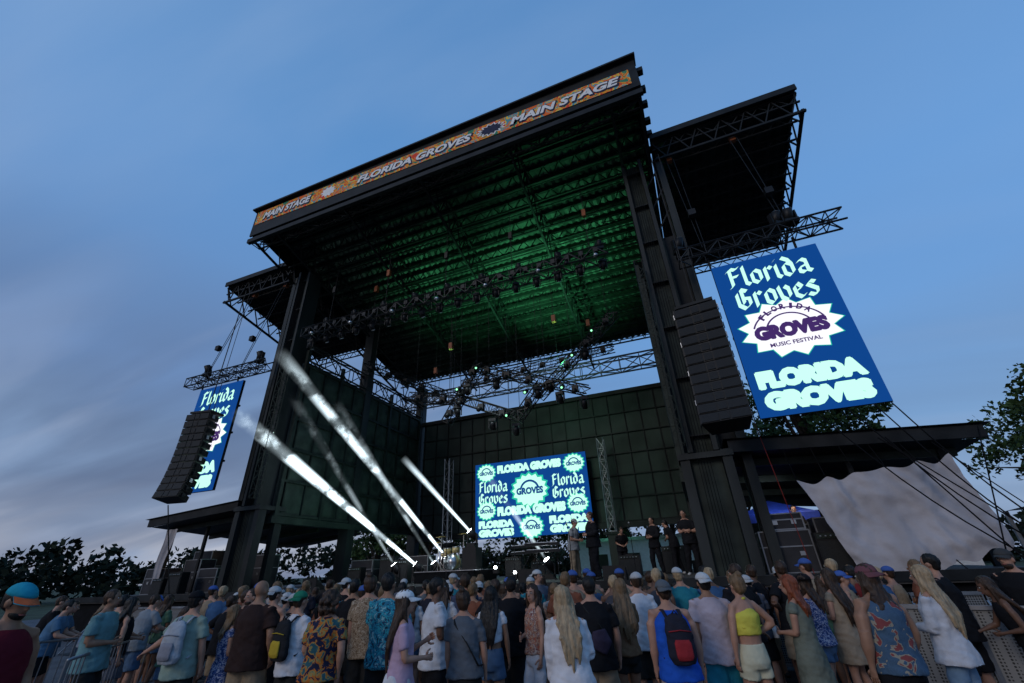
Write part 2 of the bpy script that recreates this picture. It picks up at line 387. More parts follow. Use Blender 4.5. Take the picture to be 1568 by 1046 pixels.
class Panel:
    def __init__(s,b,org,ux,uy,n): s.b=b;s.o=V(org);s.ux=V(ux);s.uy=V(uy);s.n=V(n)
    def put(s,g,m,depth,stag=False):
        vs,fs=g
        if stag:
            for i,f in enumerate(fs):
                s.b.add([s.o+s.ux*vs[k][0]+s.uy*vs[k][1]+s.n*(depth+.0004*i) for k in f],[tuple(range(len(f)))],m)
        else: s.b.add([s.o+s.ux*x+s.uy*y+s.n*depth for x,y in vs],fs,m)
    def bl(s,word,w,h,cx,cy,m,d): vs,fs=blackletter(word); s.put((fit(vs,w,h,cx,cy),fs),m,d,True)
    def tx(s,word,w,h,cx,cy,m,d,off=.03,shear=0,fat=0):
        vs,fs=textgeo(word,1,off,shear); g=fit(vs,w-2*fat,h-2*fat,cx,cy)
        s.put((g,fs),m,d)
        if fat:
            for i,(dx,dy) in enumerate(((fat,0),(-fat,0),(0,fat),(0,-fat))): s.put(([(x+dx,y+dy) for x,y in g],fs),m,d+.0015*(i+1))
    def star(s,cx,cy,rx,ry,n,inner,m,d):
        vs=[(cx,cy)]
        for i in range(2*n):
            a=math.pi*i/n; r=1 if i%2==0 else inner; vs.append((cx+rx*r*math.cos(a),cy+ry*r*math.sin(a)))
        s.put((vs,[(0,1+i,1+(i+1)%(2*n)) for i in range(2*n)]),m,d)
    def ring(s,cx,cy,r0,r1,a0,a1,n,m,d,ys=1):
        vs=[];
        for i in range(n+1):
            a=a0+(a1-a0)*i/n
            for r in(r0,r1): vs.append((cx+r*math.cos(a),cy+r*ys*math.sin(a)))
        s.put((vs,[(2*i,2*i+1,2*i+3,2*i+2) for i in range(n)]),m,d)
    def arc(s,word,cx,cy,r,size,m,d,spread,off=.03):
        n=len(word)
        for i,ch in enumerate(word):
            a=math.pi/2+spread/2-spread*i/(n-1); vs,fs=textgeo(ch,1,off); vs=fit(vs,size*(.4 if ch=='I' else .8),size,0,0)
            t=a-math.pi/2; ca,sa=math.cos(t),math.sin(t)
            s.put(([(cx+r*math.cos(a)+x*ca-y*sa,cy+r*math.sin(a)+x*sa+y*ca) for x,y in vs],fs),m,d)
SB=emit('screen_blue',(.004,.055,.25),1.05); SM=emit('screen_mint',(.52,1,.78),1.2,False); SW=emit('screen_white',(.93,.93,1),1.1)
SP=emit('screen_purple',(.07,.03,.17),.8,False); SN=emit('screen_green',(.02,.6,.42),.9,False)
def led_portrait(org):
    e=empty('video_screen',org)
    b=B(); b.box2((-1.5,.0,-2.57),(1.5,.12,2.57),BLACK)
    for z in(-1.3,0,1.3): b.box2((-1.5,.12,z-.04),(1.5,.2,z+.04),ALU)
    b.obj('cabinet',e)
    b=B(); P=Panel(b,(0,0,0),(1,0,0),(0,0,1),(0,-1,0))
    P.put(([(-1.5,-2.57),(1.5,-2.57),(1.5,2.57),(-1.5,2.57)],[(0,1,2,3)]),SB,.003)
    P.bl('Florida',2.35,.8,0,2.0,SM,.012); P.bl('Groves',2.2,.8,0,1.18,SM,.012)
    P.star(0,-.02,1.38,.98,13,.80,SN,.006); P.star(0,-.02,1.34,.95,13,.80,SW,.010)
    P.tx('GROVES',1.9,.48,0,-.1,SP,.016,.05,0,.022)
    P.ring(0,-.12,.58,.63,.3,math.pi-.3,24,SP,.013,.9); P.ring(0,-.12,.92,.97,.3,math.pi-.3,24,SP,.013,.78)
    P.arc('FLORIDA',0,-.20,.86,.19,SP,.017,1.55,.05)
    P.tx('MUSIC FESTIVAL',1.3,.13,0,-.52,SP,.016,.03)
    P.tx('FLORIDA',2.6,.56,0,-1.52,SM,.012,.06,0,.03); P.tx('GROVES',2.55,.56,0,-2.15,SM,.012,.06,0,.03)
    b.obj('display',e)
led_portrait((3.8,12.9,7.8)); led_portrait((-20.45,12.9,7.95))
e=empty('led_wall',(-8.55,24.6,5.6)); b=B(); b.box2((-3.55,0,-2.15),(3.55,.15,2.15),BLACK); b.obj('cabinet',e)
b=B(); P=Panel(b,(0,0,0),(1,0,0),(0,0,1),(0,-1,0)); P.put(([(-3.55,-2.15),(3.55,-2.15),(3.55,2.15),(-3.55,2.15)],[(0,1,2,3)]),SB,.003)
def badge(cx,cy,r):
    P.star(cx,cy,r*1.12,r*.95,16,.86,SN,.006); P.star(cx,cy,r,r*.83,16,.84,SM,.010); P.tx('GROVES',r*1.5,r*.36,cx,cy-.05*r,SB,.016,.06)
    P.ring(cx,cy-.05*r,r*.45,r*.56,.3,math.pi-.3,12,SB,.016)
for cx in(-2.8,2.8): badge(cx,1.58,.62); badge(cx,-.62,.6)
badge(0,.35,1.12); badge(0,-1.65,.7)
P.tx('FLORIDA GROVES',4.1,.5,0,1.7,SM,.012,.06,0,.02); P.tx('FLORIDA GROVES',4.2,.52,0,-.72,SM,.012,.06,0,.02)
for s in(-1,1):
    P.bl('Florida',1.95,.72,s*2.35,.74,SM,.012); P.bl('Groves',1.9,.68,s*2.35,.06,SM,.012)
    P.tx('FLORIDA',2.25,.42,s*2.2,-1.38,SM,.012,.06,0,.02); P.tx('GROVES',2.25,.42,s*2.2,-1.85,SM,.012,.06,0,.02)
b.obj('display',e)
# banner
BN=pattern('banner_print',[(.06,.26,.15),(.92,.36,.04),(.8,.08,.05),(.93,.58,.08),(.12,.36,.4),(.88,.18,.04)],2.2)
BW=mat('banner_white',(.85,.83,.8),.7,0,.05); BD=mat('banner_navy',(.012,.015,.05),.7)
b=B(); ux=V((1,0,-.024)).normalized(); P=Panel(b,(XC-.3,10.94,19.05),ux,(0,0,1),(0,-1,0))
P.put(([(-10.1,-.46),(10.0,-.46),(10.0,.46),(-10.1,.46)],[(0,1,2,3)]),BN,.003)
for wd,ww,cx in(('FLORIDA GROVES',6.3,-.1),('MAIN STAGE',4.7,7.25),('MAIN STAGE',3.3,-7.9)):
    P.tx(wd,ww+.12,.60,cx+.03,-.03,BD,.008,.06,.25,.015); P.tx(wd,ww,.46,cx,0,BW,.022,.04,.25)
P.star(4.0,0,.75,.42,14,.7,BW,.010); P.star(4.0,0,.6,.34,14,.7,BD,.016); P.star(-5.1,0,.5,.36,10,.7,BW,.010)
b.obj('stage_banner')
# ------------------------------------------------------------------ stage light fixture
b=B()
b.box((0,0,-.06),(.34,.26,.12),BLACK); b.box((-.17,0,-.26),(.04,.12,.34),BLACK); b.box((.17,0,-.26),(.04,.12,.34),BLACK)
R=Euler((.5,0,0)).to_matrix()
b.tube([V((0,0,-.3))+R@V((0,0,.17)),V((0,0,-.3))+R@V((0,0,.05)),V((0,0,-.3))+R@V((0,0,-.2))],[.09,.13,.12],BLACK,12)
b.tube([V((0,0,-.3))+R@V((0,0,-.205)),V((0,0,-.3))+R@V((0,0,-.21))],[.1,.1],CHROME,12)
fix=b.obj('stage_light',loc=(-15.9,13.7,12.4))
def light_at(x,y,z,up=False,rz=None,s=1.0):
    inst(fix,'stage_light',(x,y,z),((math.pi if up else 0),0,ru(-.6,.6) if rz is None else rz),s)
b=B(); b.truss((-16.4,13.7,12.8),(-.9,13.7,12.8),.6,.5,30,.035,ALU)
for i in range(26):
    x=-16.1+i*.59; b.box((x,13.5,12.9),(.18,.2,.2),BLACK)
    if i%2: b.tube([(x,13.4,12.6),(x,13.2,12.45)],[.07,.09],CHROME if i%4==1 else BLACK,8)
for x in(-15,-11.6,-8.3,-5,-1.6):
    b.bar((x,13.7,13.1),(x,13.7,17.2),.015,STEEL); b.box((x,13.7,15.2),(.16,.16,.36),ORANGE if x in(-11.6,-1.6) else BLACK)
b.tube([V((-16.2+i*.5,13.75,13.1+.07*math.sin(i*1.9))) for i in range(31)],.035,BLK,5)
b.obj('lighting_truss')
for i in range(17): light_at(-15.9+i*.92,13.7,12.5,s=.85)
for i in range(9): light_at(-15.2+i*1.75,13.75,13.1,True,s=.85)
def angtruss(a,c,n=8,name='angled_truss'):
    b=B(); b.truss(a,c,.38,.38,n,.03,ALU); L_=V(c)-V(a)
    for i in range(int(L_.length/1.1)):
        q=V(a)+L_*((i+.5)/int(L_.length/1.1)); b.box(q+V((0,-.25,-.1)),(.26,.22,.26),BLACK)
        b.tube([q+V((0,-.35,-.2)),q+V((0,-.56,-.33))],[.09,.11],BLACK,10)
    for t in(.1,.9): b.bar(V(a).lerp(V(c),t),V(a).lerp(V(c),t)+V((0,0,5.2)),.012,STEEL)
    b.obj(name)
angtruss((-9.9,17,8.1),(-8.1,17,10.9),8); angtruss((-8.2,17.1,10.6),(-3.0,17.1,8.5),12); angtruss((-9.6,17.2,9.4),(-6.3,16.8,7.8),9)
angtruss((-6.3,17,7.7),(-5.0,17,9.2),6); angtruss((-5.3,17.3,8.7),(-1.3,17.3,12.2),12); angtruss((-14.0,15.6,11.4),(-12.3,20.9,11.3),12)
angtruss((-12.2,17.2,9.9),(-9.4,17.2,9.2),7); angtruss((-11.2,21,11.8),(-2.0,21,12.2),18)
for x,z in((-9.2,8.9),(-8.7,9.9),(-7.2,9.9),(-5.2,9.1),(-4.2,8.7),(-3.2,8.3),(-7.4,8.0),(-6.3,7.6),(-4.6,9.3),(-2.9,10.5)): light_at(x,16.8,z-.15)
b=B()
for x,y,z in((-13.4,15,15.6),(-9.8,17,12.2),(-4.2,17,12.4),(-2.9,19,12.9),(-12.2,19.5,12.3)):
    b.box((x,y,z),(.18,.18,.36),ORANGE); b.bar((x,y,z),(x,y,ztop(y)-.4),.015,STEEL); b.bar((x,y,z),(x,y,z-2.4),.012,STEEL)
b.obj('chain_hoist')
for x0,x1,s in((1.4,6.25,1),(-23.0,-17.5,-1)):
    b=B(); b.truss((x0,12.9,11.05),(x1,12.9,11.05),.5,.45,11,.035,ALU)
    for x in((2.3,4.8) if s>0 else(-21.9,-19.4)):
        for dx in(-.15,.15): b.bar((x+dx*.3,12.9,11.3),(x+dx,14.2,17.9),.015,STEEL)
        b.box((x,14.15,17.2),(.2,.2,.36),ORANGE); b.bar((x,12.9,10.8),(x,12.95,10.4),.04,STEEL)
        b.box((x,13.05,13.0),(.25,.22,.25),BLACK)
    b.obj('screen_truss')
    for x in((1.55,4.6,4.95) if s>0 else(-21.9,-18.2)): light_at(x,12.9,11.3,True,s=1.2)
# PA line arrays
def line_array(x,y,z,yaw):
    e=empty('line_array_speaker',(x,y,z)); e.rotation_euler=(0,0,yaw); b=B(); pos=V((0,0,0)); ang=0
    b.box2((-.5,-.25,.05),(.5,.45,.13),STEEL); b.bar((0,.1,.1),(0,.1,6.5),.02,STEEL); b.bar((.25,.1,.1),(.25,.1,6.5),.012,STEEL)
    for i in range(12):
        ang=math.radians(-1+ .16*i*i); R=Euler((-ang*.9,0,0)).to_matrix(); h=.285
        c=pos+R@V((0,0,-h/2))
        vs=[]
        for yy,hh in((-.3,h/2-.014),(.32,h/2-.04)):
            for sx,sz in((-1,-1),(1,-1),(1,1),(-1,1)): vs.append(c+R@V((sx*(.56 if yy<0 else .42),yy,sz*hh)))
        b.add(vs,[(0,1,2,3),(7,6,5,4),(0,4,5,1),(1,5,6,2),(2,6,7,3),(3,7,4,0)],BLACK)
        for sx in(-1,1): b.box(c+R@V((sx*.33,-.315,0)),(.4,.02,h*.78),GRILLE,R)
        b.box(c+R@V((0,-.31,0)),(.2,.03,h*.7),GRILLE,R)
        for sx in(-1,1): b.box(c+R@V((sx*.575,-.1,0)),(.02,.12,h*.5),ALUL if i%3==0 else STEEL,R)
        pos=pos+R@V((0,0,-h-.006))
    b.obj('speaker_boxes',e)
line_array(1.3,11.3,8.1,-.15); line_array(-18.25,11.2,8.1,.2)
b=B()
for a,c in(((4.3,12.9,5.2),(6.6,12.0,1.4)),((4.9,12.9,5.2),(6.9,12.2,1.2)),((5.25,12.9,5.2),(6.8,11.9,1.6)),((3.6,12.9,5.2),(6.4,12.3,1.3))):
    pts=[V(a).lerp(V(c),t/8)-V((0,0,.4*math.sin(math.pi*t/8))) for t in range(9)]; b.tube(pts,.016,BLK,5)
b.bar((1.9,11.6,5.0),(2.3,12.6,1.5),.010,mat('red_strap',(.2,.02,.015),.7)); b.bar((-18.9,11.3,4.6),(-18.8,12.3,1.5),.02,STEEL)
b.obj('rigging_cable')
for x in(-13.9,-4.0):
    b=B(); b.truss((x,24.4,3.4),(x,24.4,8.3),.35,.5,8,.026,ALUL,up=(0,1,0)); b.box((x,24.4,3.3),(.9,.7,.12),STEEL); b.box((x,24.4,2.3),(.5,.5,1.9),BLACK); b.obj('truss_tower')
# tarpaulin right: hung from tie points, slack between them, creased
b=B(); nu,nv=90,46; vs=[];fs=[]
TL,TR,BR,BL=V((2.72,13.3,3.62)),V((5.95,13.2,3.90)),V((6.15,12.9,1.95)),V((3.42,13.0,1.30))
for i in range(nu+1):
    for j in range(nv+1):
        u,v=i/nu,j/nv; p=(TL.lerp(TR,u)).lerp(BL.lerp(BR,u),v)
        sag=abs(math.sin(u*math.pi*5))**1.5
        p.z-=(.15*sag*(.6+.4*math.sin(u*9))+.06*u*(1-u)*4)*(1-v)**2.4
        crease=math.sin(u*23+v*3.2+1.5*noise.noise(V((u*3,v*1.5,4))))*.5+math.sin(u*49-v*5+2*noise.noise(V((u*4,v*3,9))))*.2
        p.y+=.085*crease*(1-.2*v)+.13*noise.noise(V((u*4,v*3,1)))+.045*noise.noise(V((u*15,v*9,5)))
        p.x+=.03*math.sin(v*7+u*9)+.02*noise.noise(V((u*14,v*12,8))); p.z+=(.14*noise.noise(V((u*9,3,2)))-.08*math.sin(math.pi*u))*v
        vs.append(p)
for i in range(nu):
    for j in range(nv): q=i*(nv+1)+j; fs.append((q,q+1,q+nv+2,q+nv+1))
b.add(vs,fs,TARP,True)
for k in range(6):
    u=k/5; p=TL.lerp(TR,u); b.bar(p,(p.x,13.7,4.62-.06*k),.012,BLK)
for k in range(3):
    p=BL.lerp(BR,.2+.4*k); b.bar(p,p+V((.5,-.9,-1.3)),.012,BLK)
b.bar((4.6,12.75,4.35),(6.6,12.0,1.5),.018,BLK); b.bar((4.75,12.75,4.35),(5.9,12.0,1.3),.016,BLK)
b.bar(TR,(6.9,11.6,1.3),.012,BLK); b.bar((6.9,13.5,4.5),(5.4,12.0,1.4),.014,BLK)
b.obj('tarpaulin')
b=B(); vs=[];fs=[]
for i in range(9):
    for j in range(13):
        u,v=i/8,j/12; vs.append((-22.9+.8*u*(1-.4*v)+.05*math.sin(v*8),14+.08*math.sin(u*12),4.1-2.2*v))
for i in range(8):
    for j in range(12): q=i*13+j; fs.append((q,q+1,q+14,q+13))
b.add(vs,fs,TARP,True); b.obj('tarpaulin')
# ------------------------------------------------------------------ gear
def case(x,y,z,w,d,h,name='road_case',m=CASE):
    b=B(); b.box((0,0,h/2),(w,d,h),m)
    for sx in(-1,1):
        for sy in(-1,1): b.box((sx*w/2,sy*d/2,h/2),(.035,.035,h+.02),ALUL)
    for zz in(.01,h*.62,h): 
        for sy in(-1,1): b.box((0,sy*(d/2+.004),zz),(w,.02,.03),ALUL)
        for sx in(-1,1): b.box((sx*(w/2+.004),0,zz),(.02,d,.03),ALUL)
    b.box((w*.25,-d/2-.01,h*.45),(.12,.02,.1),CHROME); b.box((-w*.25,-d/2-.01,h*.45),(.12,.02,.1),CHROME)
    b.obj(name,loc=(x,y,z))
def amp(x,y,z,w,d,h,name='guitar_amplifier',m=BLACK):
    b=B(); b.box((0,0,h/2),(w,d,h),m); b.box((0,-d/2-.01,h*.42),(w*.9,.02,h*.72),GRILLE); b.box((0,-d/2-.01,h*.9),(w*.9,.02,h*.12),STEEL2)
    for i in range(6): b.tube([(-w*.35+i*w*.14,-d/2-.02,h*.9),(-w*.35+i*w*.14,-d/2-.05,h*.9)],.02,ALUL,8)
    b.box((0,0,h+.02),(.25,.04,.03),BLACK); b.obj(name,loc=(x,y,z))
for x,y,z,w,d,h in((2.2,14.6,1.5,1.2,.7,1.0),(3.6,15.2,1.5,1.0,.7,1.3),(2.6,16,1.5,1.2,.7,1.2),(4.8,15.6,1.5,.8,.7,1.1),(2.3,14.6,2.53,.9,.6,.4),
    (-23.0,14.5,1.5,1.2,.7,1.0),(-21.4,15,1.5,1.0,.7,1.3),(-20.0,14.8,1.5,1.1,.7,.9),(-22.3,16,1.5,1.2,.7,1.7),(-19.3,16.5,1.5,1.2,.8,1.4),(-14.8,18.5,1.5,1.2,.8,1.0),(-12.9,20,1.5,1.4,.7,1.1)): case(x,y,z,w,d,h)
for x,y,z,w,h in((-2.4,17.5,1.5,.75,.65),(-6.0,18.2,1.5,.75,.6),(-7.2,18.3,1.5,.7,.8),(-13.2,18.0,1.5,.75,1.1),(-14.3,17.2,1.5,.7,.7),(3.2,14.0,1.5,.8,.9),(4.0,14.1,1.5,.7,.7),(-20.8,13.8,1.5,.8,.8),(-22.0,13.9,1.5,.7,.6),(-11.9,17.2,1.5,.7,.9),(-.9,18.4,1.5,.8,.9)): amp(x,y,z,w,.35,h)
def wedge(x,y,z,name='stage_monitor'):
    b=B(); vs=[(-.3,-.2,0),(.3,-.2,0),(.3,.25,0),(-.3,.25,0),(-.3,-.2,.36),(.3,-.2,.36),(.3,.2,.1),(-.3,.2,.1)]
    b.add(vs,[(0,3,2,1),(0,1,5,4),(4,5,6,7),(7,6,2,3),(0,4,7,3),(1,2,6,5)],BLACK); b.box((0,-.21,.2),(.2,.02,.08),STEEL); b.obj(name,loc=(x,y,z))
for x in(-12.5,-9.3,-6.8,-4.6,-2.2): wedge(x,12.9,1.5)
for x in(-14,-11,-8,-5.6,-1): amp(x,11.95,0,1.1,.7,.9,'subwoofer')
def drum_kit(x,y,z):
    b=B(); W=mat('drum_shell',(.5,.38,.16),.3,.2); H=mat('drum_head',(.65,.65,.6),.5); CY=mat('cymbal_bronze',(.6,.42,.12),.3,1)
    b.tube([(0,-.2,.3),(0,.2,.3)],.28,W,20); b.tube([(0,-.215,.3),(0,-.205,.3)],.27,H,20); b.tube([(0,-.22,.3),(0,-.19,.3)],.295,CHROME,20)
    for px,py,pz,r,h in((-.25,0,.72,.15,.2),(.15,0,.74,.16,.22),(.6,.3,.42,.2,.34),(-.55,.35,.6,.18,.14)):
        b.tube([(px,py,pz-h/2),(px,py,pz+h/2)],r,W,16); b.tube([(px,py,pz+h/2),(px,py,pz+h/2+.006)],r*.97,H,16); b.tube([(px,py,pz+h/2-.02),(px,py,pz+h/2)],r*1.05,CHROME,16)
        for a in(0,2.1,4.2): b.bar((px+r*math.cos(a),py+r*math.sin(a),pz-h/2),(px+r*1.2*math.cos(a),py+r*1.2*math.sin(a),0),.012,CHROME)
    for px,py,pz,r in((-.75,.1,1.05,.2),(-.5,-.1,1.25,.24),(.55,-.1,1.3,.25),(.95,.2,1.15,.28)):
        b.bar((px,py,0),(px,py,pz),.014,CHROME); b.tube([(px,py,pz),(px,py,pz+.02),(px,py,pz+.05)],[r,r*.5,.04],CY,20)
        for a in(0,2.1,4.2): b.bar((px,py,.3),(px+.25*math.cos(a),py+.25*math.sin(a),0),.012,CHROME)
    b.tube([(0,.75,.45),(0,.75,.52)],.17,BLACK,14); b.bar((0,.75,0),(0,.75,.45),.02,CHROME)
    b.obj('drum_kit',loc=(x,y,z))
b=B(); b.box((-9.4,17.4,1.7),(2.6,2.2,.38),BLK); b.box((-9.4,17.4,1.905),(2.64,2.24,.03),ALUL); b.obj('drum_riser')
drum_kit(-9.5,17.2,1.92)
def keyboard(x,y,z,rz=0):
    b=B(); b.bar((-.4,0,0),(.4,0,.85),.02,BLACK); b.bar((.4,0,0),(-.4,0,.85),.02,BLACK); b.box((-.4,0,.02),(.04,.5,.04),BLACK); b.box((.4,0,.02),(.04,.5,.04),BLACK)
    for k,zz in((0,.9),(1,1.12)):
        b.box((0,k*.05,zz),(1.25,.34,.09),BLACK); b.box((0,-.08+k*.05,zz+.05),(1.1,.14,.02),WHITE)
        for i in range(20): b.box((-.52+i*.055,-.04+k*.05,zz+.066),(.02,.08,.012),BLACK)
    b.bar((.5,.2,0),(.5,.2,1.15),.02,BLACK); o=b.obj('keyboard_on_stand',loc=(x,y,z)); o.rotation_euler=(0,0,rz)
keyboard(-5.2,16.0,1.5,.2); keyboard(-6.3,17,1.5,-.5)
def micstand(x,y,z):
    b=B(); b.bar((0,0,0),(0,0,1.25),.012,BLACK,6)
    for a in(0,2.1,4.2): b.bar((0,0,.1),(.28*math.cos(a),.28*math.sin(a),0),.01,BLACK)
    b.bar((0,0,1.25),(.05,-.35,1.5),.01,BLACK,6); b.tube([(.05,-.35,1.5),(.06,-.48,1.55)],[.015,.028],CHROME,8); b.obj('microphone_stand',loc=(x,y,z))
for x,y in((-3.7,14.2),(-8.2,14.4),(-10.8,15),(-5.9,15),(-2,15.6),(-12.5,16),(-9.6,16.6)): micstand(x,y,1.5)
# moving heads on the deck; emissive cones imitate their beams in haze
def floor_light(x,y,z,tx,ty,tz,col):
    d=(V((tx,ty,tz))-V((x,y,z))).normalized(); b=B(); c=V((x,y,z)); R=d.to_track_quat('Z','Y').to_matrix()
    b.box(c-V((0,0,.42)),(.36,.36,.16),BLACK); b.box(c-V((.2,0,.2)),(.04,.12,.4),BLACK); b.box(c-V((-.2,0,.2)),(.04,.12,.4),BLACK)
    if z>2.5: b.box2((x-.3,y-.3,1.5),(x+.3,y+.3,z-.5),BLACK)
    b.tube([c-d*.25,c-d*.1,c+d*.18],[.1,.15,.13],BLACK,14); b.tube([c+d*.181,c+d*.185],[.12,.12],col,14); b.obj('moving_head_light')
    return c+d*.2
LW=emit('lamp_white',(.85,.95,1),25)
def beam(a,c,r0,r1,s,seed,floor=.10,lo=.46,hi=.54):
    a,c=V(a),V(c); L_=(c-a).length; b=B()
    m=bpy.data.materials.new('beam_glow'); m.use_nodes=True; nt=m.node_tree; nn=nt.nodes; nn.remove(nn['Principled BSDF'])
    o=nn['Material Output']; em=nn.new('ShaderNodeEmission'); em.inputs[0].default_value=(.74,.91,1,1)
    tc=nn.new('ShaderNodeTexCoord'); sp=nn.new('ShaderNodeSeparateXYZ'); nt.links.new(tc.outputs['Object'],sp.inputs[0])
    def mm(op,x,y=None,z=None):
        n=nn.new('ShaderNodeMath'); n.operation=op
        for i,q in enumerate((x,y,z)):
            if q is None: continue
            if isinstance(q,(int,float)): n.inputs[i].default_value=q
            else: nt.links.new(q,n.inputs[i])
        return n.outputs[0]
    t=mm('DIVIDE',sp.outputs['Z'],L_)
    rad=mm('ADD',r0,mm('MULTIPLY',t,r1-r0))
    rr=mm('SQRT',mm('ADD',mm('MULTIPLY',sp.outputs['X'],sp.outputs['X']),mm('MULTIPLY',sp.outputs['Y'],sp.outputs['Y'])))
    q=mm('MAXIMUM',mm('SUBTRACT',1,mm('DIVIDE',rr,rad)),0)
    fall=mm('DIVIDE',mm('POWER',mm('MAXIMUM',mm('SUBTRACT',1,t),0),1.0),mm('ADD',mm('MULTIPLY',rad,6),.25))
    ns=nn.new('ShaderNodeTexNoise'); ns.inputs['Scale'].default_value=.6; ns.inputs['Detail'].default_value=4; ns.inputs['Roughness'].default_value=.65
    mp=nn.new('ShaderNodeMapping'); mp.inputs['Location'].default_value=(seed*7,0,seed*3.3); nt.links.new(tc.outputs['Object'],mp.inputs[0]); nt.links.new(mp.outputs[0],ns.inputs['Vector'])
    mr=nn.new('ShaderNodeMapRange'); mr.interpolation_type='SMOOTHSTEP'; mr.inputs[1].default_value=lo; mr.inputs[2].default_value=hi; mr.inputs[3].default_value=floor; nt.links.new(ns.outputs['Fac'],mr.inputs[0])
    st=mm('MULTIPLY',mm('MULTIPLY',mm('MULTIPLY',q,fall),mr.outputs[0]),s); nt.links.new(st,em.inputs[1]); nt.links.new(em.outputs[0],o.inputs['Volume'])
    m.cycles.emission_sampling='NONE'
    b.tube([(0,0,0),(0,0,L_)],[r0,r1],m,20); ob=b.obj('light_beam',loc=a); ob.rotation_euler=(c-a).to_track_quat('Z','Y').to_euler()
for (s,t,st,sd,r1) in(((-11.0,17,2.1),(-18.1,12.3,8.6),56,1,.42),((-9.9,17.6,2.3),(-16.9,12.8,11.6),32,2,.4),((-8.5,17,3.2),(-10.8,15.0,6.2),42,3,.18),((-5.3,17,2.0),(-7.0,15,5.2),8,4,.2),((-10.4,17.4,2.1),(-14.2,14.2,9.0),7,5,.3),((-12.1,17,2.1),(-16.2,13.4,9.5),4,6,.3)):
    c=floor_light(*s,*t,LW); beam(c,t,.06,r1,st,sd,.12 if sd!=3 else .6)
for x,y,z in((-7.6,17.3,1.95),(-6.9,17.6,1.75)):
    bb=B(); bb.box((x,y,z-.12),(.2,.2,.16),BLACK); bb.ell((x,y-.06,z),(.06,.06,.06),LW); bb.obj('stage_light_lit')
G1=(.16,1,.42)
spot('green_spot',(-6.8,17.6,10.2),(-5.0,20.0,17),4300,G1,80,1); spot('green_spot',(-10,17.5,10.4),(-10.5,19,17),1300,G1,85,1); spot('green_spot',(-4,17,9.8),(-2.8,16.8,17),1900,G1,70,1)
spot('green_spot',(-8,14.5,13.4),(-7,17,17),160,G1,120,1)
spot('green_spot',(-8,18.5,3),(-6.5,22,2.2),260,(.2,1,.6),110); spot('green_spot',(-13,16,2),(-16.7,18,7),130,(.35,1,.65),100); spot('green_spot',(-6,20,11),(-6,25.2,9),260,(.4,1,.65),120)
spot('white_fill',(-8.5,14,12.2),(-7.5,18.5,1.5),1300,(.75,.95,1),55); spot('white_fill',(-3,13.2,12.3),(-3,15.6,1.5),800,(.9,.95,1),48)  # added white fill over the deck and performers
spot('side_stage_spot',(3.3,15.6,4.0),(3.0,14.5,1.6),70,(1,.7,.4),120); spot('side_stage_spot',(-21.5,15.8,4.0),(-21.5,14.5,1.6),45,(1,.75,.5),120)  # spots aimed at the side-stage gear, no fixture modelled
GL=emit('lamp_green',(.3,1,.5),2.0,False)
b=B()
for x,y,z in((-9.0,16.3,9.4),(-8.0,16.3,10.3),(-5.6,16.2,8.6),(-6.5,16.2,7.7),(-4.0,16.4,8.6),(-3.4,16.4,10.0),(-2.4,16.4,11.0)): b.tube([(x,y-.0,z),(x,y-.03,z-.02)],.045,GL,10); b.tube([(x,y+.01,z),(x,y+.25,z+.15)],.1,BLACK,10)
b.obj('green_stage_light')
b=B(); BT=mat('blue_canopy',(.025,.06,.42),.6)
b.add([(-1.1,-1.1,0),(1.1,-1.1,0),(1.1,1.1,0),(-1.1,1.1,0),(0,0,.5)],[(0,1,4),(1,2,4),(2,3,4),(3,0,4)],BT)
b.add([(-1.1,-1.1,0),(1.1,-1.1,0),(1.1,-1.1,-.22),(-1.1,-1.1,-.22)],[(0,1,2,3)],BT)
for sx in(-1,1):
    for sy in(-1,1): b.bar((sx*1.08,sy*1.08,-1.5),(sx*1.08,sy*1.08,0),.02,ALUL)
b.obj('canopy_tent',loc=(2.45,17.0,3.05))
spot('side_stage_spot',(2.45,15.3,3.7),(2.45,17.0,3.1),30,(.8,.9,1),120)  # spot aimed at the canopy, no fixture modelled
# fences
def bikerack(a,c,name='crowd_barrier'):
    a,c=V(a),V(c); b=B(); L_=(c-a).length; n=int(L_/.12); u=V((0,0,1))
    b.bar(a+u*1.08,c+u*1.08,.02,ALUL,8); b.bar(a+u*.2,c+u*.2,.018,ALUL,8)
    for i in range(n+1):
        p=a.lerp(c,i/n); b.bar(p+u*.2,p+u*1.08,.008 if i not in(0,n) else .02,ALUL)
    t=(c-a).normalized(); sd=t.cross(u)
    for p in(a.lerp(c,.1),a.lerp(c,.9)): b.box(p+u*.03,(.06,.06,.06),ALUL); b.bar(p+sd*.3+u*.02,p-sd*.3+u*.02,.02,ALUL); b.bar(p,p+u*.2,.02,ALUL)
    b.obj(name)
def cw(lat,d,z=0): 
    q=Rh*lat+Fh*d; return V((q.x,q.y,z))
bikerack(cw(-9.3,7.6),cw(-8.2,9.2)); bikerack(cw(-8.15,9.25),cw(-7.2,11)); bikerack(cw(-12.5,8.2),cw(-10.6,8.6)); bikerack(cw(-7.1,11.1),cw(-7.6,13)); bikerack(cw(-5.9,6.6),cw(-6.6,8.4))
